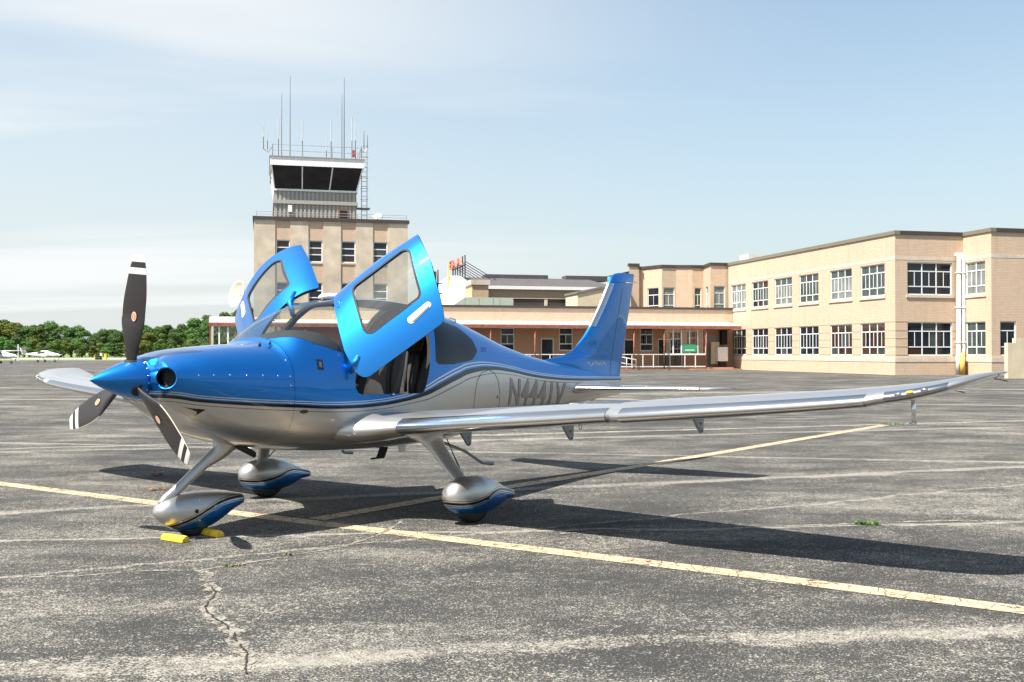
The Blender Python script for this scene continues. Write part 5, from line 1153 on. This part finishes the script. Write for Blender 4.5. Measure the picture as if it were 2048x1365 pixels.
for i in range(6):
    y = sa[1] + (sb[1] - sa[1]) * i / 5; MB().tube([(xs_, y, zro - 1), (xs_, y, zs1 + .1)], .09, 6).build('sign_post', m_ant, sign); MB().tube([(xs_, y, zs0 + .4), (xs_ + 5.5, y, zro - .6)], .05, 6).build('sign_brace', m_ant, sign)
# pale green metal plant box and dark clerestory on the low roof
yB = W0 + 7; m_gm = plain('pale_green_metal', (.40, .45, .37), .5, var=.06)
gb = empty('plant_box', b0, BR, label='pale green metal plant enclosure on the low roof below the pier', cat='enclosure')
ga, gb_, gz1 = bl(930, 600, y=yB)[0], bl(1027, 600, y=yB)[0], bl(980, 595.5, y=yB)[2]; cuts = [0, .29, .58, .72, 1]
for p, q in zip(cuts[:-1], cuts[1:]): B((ga + (gb_ - ga) * p + .02, yB, zcap0 - .4), (ga + (gb_ - ga) * q - .02, yB + 3, gz1)).build('metal_panel', m_gm, gb)
mesh('sloped_end', [(ga, yB, gz1), (ga, yB + 3, gz1), (ga - 2.4, yB + 3, zcap0 - .4), (ga - 2.4, yB, zcap0 - .4), (ga, yB, zcap0 - .4), (ga, yB + 3, zcap0 - .4)], [(0, 1, 2, 3), (0, 3, 4), (1, 5, 2)], m_gm, gb)
cl = empty('clerestory', b0, BR, label='dark clerestory strip on the low roof behind the green plant box', cat='roof structure')
ca, cb_ = bl(1027, 600, y=yB + 4)[0], bl(1166, 600, y=yB + 4)[0]; B((ca, yB + 4, zcap0 - .4), (cb_, yB + 8, bl(1100, 598.5, y=yB + 4)[2])).build('louvre_wall', m_cap, cl); B((ca - .1, yB + 3.9, bl(1100, 598.5, y=yB + 4)[2]), (cb_ + .1, yB + 8.1, bl(1100, 597.3, y=yB + 4)[2])).build('flashing', m_stone, cl)
B((bl(1089, 603, y=yB + 3.9)[0], yB + 3.7, zcap0 - .3), (bl(1094, 603, y=yB + 3.9)[0], yB + 3.98, bl(1090, 600, y=yB + 3.9)[2])).build('wall_lamp', plain('dish_tan', (.5, .42, .3), .6), cl)
ga, gb_ = bl(1155, 600, y=yB - 1)[0], bl(1262, 600, y=yB - 1)[0]; za, zb3 = bl(1155, 588, y=yB - 1)[2], bl(1200, 578, y=yB - 1)[2]
pv = empty('gabled_block', b0, BR, label='small cream block with sloping parapet on the low roof', cat='building')
xm_ = bl(1200, 600, y=yB - 1)[0]
MB().loft([[(ga, y, zcap0 - .4), (gb_, y, zcap0 - .4), (gb_, y, zb3), (xm_, y, zb3), (ga, y, za)] for y in (yB - 1, yB + 3)]).build('block_wall', m_cream, pv); MB().loft([[(ga - .1, y, za), (xm_, y, zb3), (gb_, y, zb3), (gb_, y, zb3 + .15), (xm_, y, zb3 + .18), (ga - .1, y, za + .18)] for y in (yB - 1.1, yB + 3.1)]).build('parapet', m_cop_lit, pv)
# floodlight mast by the hangar gable
q = bl(872, 560, y=yH - 8); p = KO + BX * q[0] + BY * (yH - 8); fm = empty('floodlight_mast', (p[0], p[1], 0), BR, label='dark floodlight mast in front of the arched gable', cat='light mast')
zt_ = bl(872, 540, y=yH - 8)[2]; MB().tube([(.2, 0, 0), (.2, 0, zt_)], [.12, .07], 8).build('mast', m_ant, fm); MB().loft([[(-.55, -.3, zt_ - .2), (0, -.3, zt_ - .2), (0, .3, zt_ - .2), (-.55, .3, zt_ - .2)], [(-.3, -.2, zt_ - 1.3), (0, -.2, zt_ - 1.3), (0, .2, zt_ - 1.3), (-.3, .2, zt_ - 1.3)]]).build('lamp_head', plain('lamp_brown', (.10, .07, .06), .5), fm)
for zz in (1.4, 2.4): B((.0, -.4, zt_ - zz - .1), (.6, .4, zt_ - zz)).build('cross_arm', m_ant, fm)

# ================================================================== TREES AND HILL
def leaf_mat(name, c1, c2):
    k = NT(name); oi = k.n('ShaderNodeObjectInfo').outputs['Random']; nz = k.noise(k.obj(), .5, 3); n2 = k.noise(k.obj(), 3.0, 2)
    c = k.mix(k.mr(nz, .3, .7), c4(c1), c4(c2)); c = k.mix(k.mr(n2, .45, .75, 0, .5), c, c4([x * 1.5 for x in c2])); h = k.n('ShaderNodeHueSaturation', {'Hue': k.mr(oi, 0, 1, .475, .52), 'Value': k.mr(oi, 0, 1, .7, 1.25), 'Color': c})
    k.l(h.outputs[0], k.b.inputs['Base Color']); k.b.inputs['Roughness'].default_value = .7; k.b.inputs['Specular IOR Level'].default_value = .2
    tl = k.n('ShaderNodeBsdfTranslucent'); k.l(h.outputs[0], tl.inputs[0]); mx = k.n('ShaderNodeMixShader', {0: .3}); k.l(k.b.outputs[0], mx.inputs[1]); k.l(tl.outputs[0], mx.inputs[2]); k.l(mx.outputs[0], k.out.inputs[0]); return k.m
m_leaf = [leaf_mat('leaf_deep', (.055, .112, .034), (.092, .165, .048)), leaf_mat('leaf_mid', (.078, .148, .038), (.126, .212, .054)), leaf_mat('leaf_yellow', (.115, .155, .030), (.19, .21, .045))]
m_bark = plain('bark', (.13, .105, .085), .9, var=.3, scale=4)
def tree_variant(seed, shape):
    r = np.random.default_rng(seed); v = []; f = []
    hw, z0, z1, nl = shape
    lobes = []
    for i in range(nl):
        t = r.uniform(0, 1); z = z0 + (z1 - z0) * t; rad = hw * (.35 + .65 * math.sin(math.pi * min(.95, .2 + t * .75))) * r.uniform(.35, .8); a = r.uniform(0, 6.28)
        lobes.append((rad * math.cos(a), rad * math.sin(a), z, r.uniform(.16, .30) * (z1 - z0) * .75))
    for lx_, ly_, lz_, lr in lobes:
        n = int(150 * (lr / .9) ** 1.1)
        for _ in range(n):
            d = r.normal(size=3); d /= np.linalg.norm(d); d[2] = abs(d[2]) * 1.0 if r.random() < .7 else d[2]
            p = np.array([lx_, ly_, lz_]) + d * lr * r.uniform(.55, 1.08) * np.array([1.15, 1.15, .85]); s = r.uniform(.16, .36)
            nrm = d + r.normal(size=3) * .7; nrm /= np.linalg.norm(nrm); a = np.cross(nrm, r.normal(size=3)); a /= np.linalg.norm(a) + 1e-6; b = np.cross(nrm, a)
            o = len(v); v += [tuple(p + a * s), tuple(p + b * s * .7), tuple(p - a * s * .9), tuple(p - b * s * .7)]; f.append((o, o + 1, o + 2, o + 3))
    me = bpy.data.meshes.new('crown'); me.from_pydata(v, [], f); me.update()
    g = MB(); g.tube([(0, 0, -.3), (.05, 0, z0 * .6), (.12, .05, z0 + (z1 - z0) * .35), (.05, .1, z0 + (z1 - z0) * .8)], [.26, .20, .14, .05], 7)
    for i in range(5):
        a = r.uniform(0, 6.28); zz = z0 * .8 + (z1 - z0) * r.uniform(.0, .5); g.tube([(.1, 0, zz), (hw * .3 * math.cos(a), hw * .3 * math.sin(a), zz + .8), (hw * .65 * math.cos(a), hw * .65 * math.sin(a), zz + 1.6)], [.09, .06, .02], 5)
    tm = bpy.data.meshes.new('trunk'); tm.from_pydata(g.v, [], g.f); tm.update(); tm.materials.append(m_bark); return me, tm
VAR = [tree_variant(3, (3.6, 2.4, 11, 20)), tree_variant(5, (3.0, 3.2, 12.5, 18)), tree_variant(8, (4.2, 1.8, 9.5, 20)), tree_variant(13, (2.6, 1.6, 8.0, 14)), tree_variant(21, (3.4, .6, 6.5, 16))]
CRN = {(i, j): (lambda m: (m.materials.append(m_leaf[j]), m)[1])(VAR[i][0].copy()) for i in range(5) for j in range(3)}
def tree(x, y, z, var, mat, sc, lab, grp):
    t = empty('broadleaf_tree', (x, y, z), random.uniform(0, 6.28), label=lab, cat='tree', group=grp); t.scale = (sc * random.uniform(.9, 1.15), sc * random.uniform(.9, 1.15), sc)
    link('crown', CRN[(var, mat)], None, t); link('trunk', VAR[var][1], None, t)
HUE = ('dark green', 'mid green', 'yellowish green'); SHP = ('rounded', 'tall', 'broad', 'slim', 'low bushy'); ROWN = ('at the front edge of', 'in the middle rows of', 'at the back of')
topv = pch([0, 60, 130, 165, 186, 208, 245, 297, 334, 380, 430, 480, 560], [641, 646, 650, 658, 668, 660, 662, 660, 660, 660, 662, 664, 668])
for row, (Yr, f_) in enumerate(((318, .52), (334, .97), (352, 1.0))):
    u = -170 + row * 14
    while u < 560:
        Y = Yr + random.uniform(-6, 6); X = (u - CX) / F_PX * Y; hgt = ((706.1 - topv(max(0, u))) / F_PX * Y + CAM_H) * f_ * random.uniform(.88, 1.04)
        v_ = random.choice([0, 1, 2] if row else [2, 3, 4]); base_h = (11.4, 13, 10, 8.5, 7.0)[v_]; m_ = random.choices([0, 1, 2], [.30, .52, .18])[0]
        tree(X, Y, 0, v_, m_, hgt / base_h, f'{SHP[v_]} {HUE[m_]} tree {ROWN[row]} the wood beyond the grass', 'trees of the wood along the airfield edge'); u += random.uniform(18, 28) * (1 if row else .62)
# wooded hill rising behind
hs = [(-300, 0), (-165, 1), (-147, 2.8), (-140, 4.5), (-129, 7.5), (-117, 10), (-104, 11), (-60, 11.5), (0, 11), (80, 8), (200, 4)]
hf = pch([p[0] for p in hs], [p[1] for p in hs])
def hz(x, y): return hf(x) * min(1, max(0, (y - 380) / 60)) + .1
xg = list(range(-300, 201, 10)); yg = [372, 390, 410, 440, 520, 700]
mesh('hill', [(x, y, hz(x, y) - .5) for y in yg for x in xg], [(j * len(xg) + i, j * len(xg) + i + 1, (j + 1) * len(xg) + i + 1, (j + 1) * len(xg) + i) for j in range(len(yg) - 1) for i in range(len(xg) - 1)], plain('wood_floor', (.035, .05, .018), .95), smooth=True, kind='structure')
for (Yr, st_) in ((396, 28), (412, 26), (430, 24), (446, 26)):
    u = 225
    while u < 620:
        Y = Yr + random.uniform(-5, 5); X = (u - CX) / F_PX * Y; m_ = random.choices([0, 1], [.6, .4])[0]; v_ = random.choice([0, 1, 2])
        tree(X, Y, hz(X, Y) - .4, v_, m_, random.uniform(.72, .95), f'{SHP[v_]} {HUE[m_]} tree on the wooded hill behind the glazed canopy end', 'trees on the wooded hill'); u += random.uniform(.8, 1.2) * st_
# the wood goes on round the airfield behind the camera (seen only as a reflection in the paint)
def wood_ring():
    r = np.random.default_rng(4); v = []; f = []
    for a in np.linspace(R(100), R(440), 1500):
        d = r.uniform(170, 230); X, Y = d * math.cos(a), d * math.sin(a)
        if Y > 60 and X > -120: continue
        tp = 7.0 + 2.5 * math.sin(a * 37) + 1.5 * math.sin(a * 91)
        for _ in range(22):
            z = tp * math.sqrt(r.uniform(.01, 1)); s = r.uniform(.45, .95); n_ = r.normal(size=3); n_ /= np.linalg.norm(n_); b_ = np.cross(n_, r.normal(size=3)); b_ /= np.linalg.norm(b_); c_ = np.cross(n_, b_); p = np.array([X, Y, z]) + r.normal(size=3) * 1.0; o = len(v)
            v += [tuple(p + b_ * s), tuple(p + c_ * s), tuple(p - b_ * s), tuple(p - c_ * s)]; f.append((o, o + 1, o + 2, o + 3))
    return mesh('far_wood', v, f, m_leaf[0], fix=False, kind='stuff', label='far off dark green wood closing the airfield round about', cat='wood')
wood_ring()

# ================================================================== PARKED AIRCRAFT AND SMALL THINGS FAR OFF
def small_plane(u, v, heading, high, lab):
    X, Y = gpix(u, v); o = empty('parked_aircraft', (X, Y, 0), heading, label=lab, cat='aircraft', group='small white aircraft parked far across the apron'); o.scale = (.84, .84, .84); m = plain('white_aircraft_paint', (.78, .78, .76), .3, coat=.5)
    zc0 = 1.35 if not high else 1.25; prof = [(3.4, .10, zc0 - .05, .14), (3.25, .34, zc0, .30), (2.4, .46, zc0 + .02, .42), (1.5, .54, zc0 + .12, .55), (.8, .56, zc0 + .25, .68), (-.2, .54, zc0 + .25, .66), (-1.4, .34, zc0 + .15, .40), (-3.0, .18, zc0 + .18, .20), (-4.4, .08, zc0 + .25, .14)]
    MB().loft([[(x, w * math.cos(t), zc + h * math.sin(t)) for t in np.linspace(0, 2 * math.pi, 20, endpoint=False)] for x, w, zc, h in prof]).build('fuselage', m, o, True)
    zw = 2.05 if high else .95
    for s in (1, -1):
        MB().loft([[(x0 + c_ * (.6 - q), s * y, zw + dy + c_ * w) for q, w in foil(10, .13, .02)] for y, c_, x0, dy in ((.25, 1.45, .1, 0), (2.5, 1.35, .1, .06 if high else .2), (5.6, 1.0, .1, .12 if high else .48))]).build('wing', m, o, True)
        zt_ = 2.75 if not high else 1.45; MB().loft([[(x0 + c_ * (.5 - q), s * y, zt_ + c_ * w) for q, w in foil(8, .1, 0)] for y, c_, x0 in ((.02, .85, -4.35), (1.65, .6, -4.4))]).build('tailplane', m, o, True)
        MB().tube([(-.3, s * .35, .95), (-.35, s * 1.15, .30)], .06, 6).build('gear_leg', m, o); w_ = MB().tube([(-.35, s * 1.1, .22), (-.35, s * 1.26, .22)], .22, 16).build('wheel', m_rubber, o)
        if high: MB().tube([(.4, s * .5, 1.0), (.3, s * 2.4, 2.05)], .05, 6).build('wing_strut', m, o)
    MB().loft([[(x0 + c_ * (.5 - q), w * c_, z) for q, w in foil(8, .1, 0)] for z, c_, x0 in ((1.5, 1.3, -3.9), (2.72, .85, -4.4))]).build('tail_fin', m, o, True)
    MB().tube([(2.4, 0, 1.0), (2.5, 0, .3)], .05, 6).build('gear_leg', m, o); MB().tube([(2.5, -.07, .2), (2.5, .07, .2)], .2, 16).build('wheel', m_rubber, o)
    MB().loft([[(x, w * math.cos(t), zc0 + .32 + h * max(.0, math.sin(t))) for t in np.linspace(-.2, math.pi + .2, 14)] for x, w, h in ((1.75, .36, .10), (1.2, .545, .36), (.5, .572, .56), (-.5, .55, .52), (-1.0, .45, .34))]).build('cabin_glazing', plain('canopy_tint', (.03, .035, .04), .08), o, True)
    MB().tube([(3.38, 0, zc0 - .05), (3.62, 0, zc0 - .05)], [.16, .02], 12).build('spinner', m, o, True)
    for a in (.4, .4 + math.pi): MB().loft([[(3.46, r_ * math.sin(a) + w * math.cos(a), zc0 - .05 + r_ * math.cos(a) - w * math.sin(a)), (3.49, r_ * math.sin(a) + w * math.cos(a), zc0 - .05 + r_ * math.cos(a) - w * math.sin(a)), (3.49, r_ * math.sin(a) - w * math.cos(a), zc0 - .05 + r_ * math.cos(a) + w * math.sin(a)), (3.46, r_ * math.sin(a) - w * math.cos(a), zc0 - .05 + r_ * math.cos(a) + w * math.sin(a))] for r_, w in ((.08, .05), (.5, .08), (.92, .05))]).build('propeller_blade', m_rubber, o)
small_plane(86, 724.6, R(-8), False, 'white low wing aircraft with T-tail parked at the grass edge')
small_plane(-4, 727.5, R(-10), True, 'white high wing aircraft with struts parked beside the low wing aircraft')
def far_box(name, u, v, w, d, h, mat, lab, cat, legs=False):
    X, Y = gpix(u, v); o = empty(name, (X, Y, 0), 0, label=lab, cat=cat); B((-w / 2, -d / 2, .25 if legs else 0), (w / 2, d / 2, h)).build('body', mat, o, bevel=.05); B((-w / 2 - .05, -d / 2 - .05, h), (w / 2 + .05, d / 2 + .05, h + .08)).build('lid', mat, o)
    if legs:
        for sx_ in (-1, 1): MB().tube([(sx_ * w * .3, -d / 2 - .06, .25), (sx_ * w * .3, d / 2 + .06, .25)], .25, 12).build('wheel', m_rubber, o)
    return o
far_box('ground_power_cart', 197, 720.2, 1.1, .9, .85, plain('cart_dark', (.05, .045, .03), .6), 'small dark ground power cart on the grass beyond the apron', 'cart', True)
far_box('equipment_cabinet', 191, 720.2, .5, .6, .8, plain('yellow_post_paint', (.6, .45, .08), .5), 'yellow cabinet against the dark ground power cart', 'cabinet')
far_box('equipment_cabinet', 202.5, 720.0, .45, .45, 1.4, m_white, 'tall white cabinet beside the dark ground power cart', 'cabinet')
far_box('equipment_cabinet', 211, 720.0, .55, .45, 1.3, plain('yellow_bright', (.72, .50, .04), .5), 'bright yellow marker cabinet on the grass beyond the apron', 'cabinet')
X, Y = gpix(36.5, 722); wp = empty('utility_pole', (X, Y, 0), 0, label='white utility pole behind the low wing aircraft', cat='pole'); MB().tube([(0, 0, 0), (0, 0, 3.1)], .12, 8).build('pole', m_white, wp); B((-2.5, -.04, 3.0), (.2, .04, 3.08)).build('arm', m_ant, wp)
# ---- weeds in the cracks, dead leaves
m_weed = plain('weed_green', (.07, .145, .022), .7, var=.4, scale=20); m_weedy = plain('weed_straw', (.22, .18, .06), .8, var=.3, scale=20)
def weed(u, v, n, rad, h_, mat, lab):
    X, Y = gpix(u, v); V = []; Fc = []
    for _ in range(n):
        a, r_ = random.uniform(0, 6.28), rad * math.sqrt(random.random()); x, y = r_ * math.cos(a) * 1.6, r_ * math.sin(a) * .7; b_ = random.uniform(0, 6.28); L = h_ * random.uniform(.5, 1.2); w = random.uniform(.004, .008); lean = L * random.uniform(.4, 1.2)
        p = np.array([x, y, -.004]); d = np.array([math.cos(b_), math.sin(b_), 0]); e = np.array([-d[1], d[0], 0]); q = p + d * lean * .5 + np.array([0, 0, L * .75]); t = p + d * lean + np.array([0, 0, L * .8])
        o = len(V); V += [tuple(p - e * w), tuple(p + e * w), tuple(q + e * w), tuple(q - e * w), tuple(t)]; Fc += [(o, o + 1, o + 2, o + 3), (o + 3, o + 2, o + 4)]
    o = mesh('weed_tuft', V, Fc, mat, fix=False, label=lab, cat='weed'); o.location = (X, Y, gz(X, Y) + .006)
weed(1735, 1050, 120, .07, .03, m_weed, 'green weed tuft growing in the crack beside the wing shadow'); weed(460, 1134, 22, .03, .014, m_weed, 'small green weed in the crack ahead of the nose wheel chocks')
weed(476, 1131, 22, .035, .012, m_weedy, 'straw coloured weed beside the small green one in the crack'); weed(577, 1112, 16, .02, .022, m_weedy, 'thin upright straw weed further along the same crack'); weed(1785, 850, 90, .20, .045, m_weed, 'green weeds where the yellow line meets the pale line')
m_dl = plain('dead_leaf', (.16, .07, .04), .8, var=.4, scale=30)
for i, (u, v) in enumerate(((311, 952), (313, 981))):
    X, Y = gpix(u, v); V = []; Fc = []
    for k in range(5):
        cx_, cy_ = random.uniform(-.07, .07), random.uniform(-.05, .05); o = len(V); rr = random.uniform(.03, .05); V.append((cx_, cy_, .03))
        for t in range(7): V.append((cx_ + rr * math.cos(t * .9) * random.uniform(.6, 1.2), cy_ + rr * math.sin(t * .9) * random.uniform(.6, 1.2), random.uniform(.004, .03)))
        Fc += [(o, o + 1 + t, o + 1 + (t + 1) % 7) for t in range(7)]
    o = mesh('dead_leaves', V, Fc, m_dl, fix=False, label=('dry brown leaves lying in the shadow of the right wing' if i == 0 else 'dry brown leaves lying in sun near the nose leg'), cat='leaves'); o.location = (X, Y, gz(X, Y) + .004)
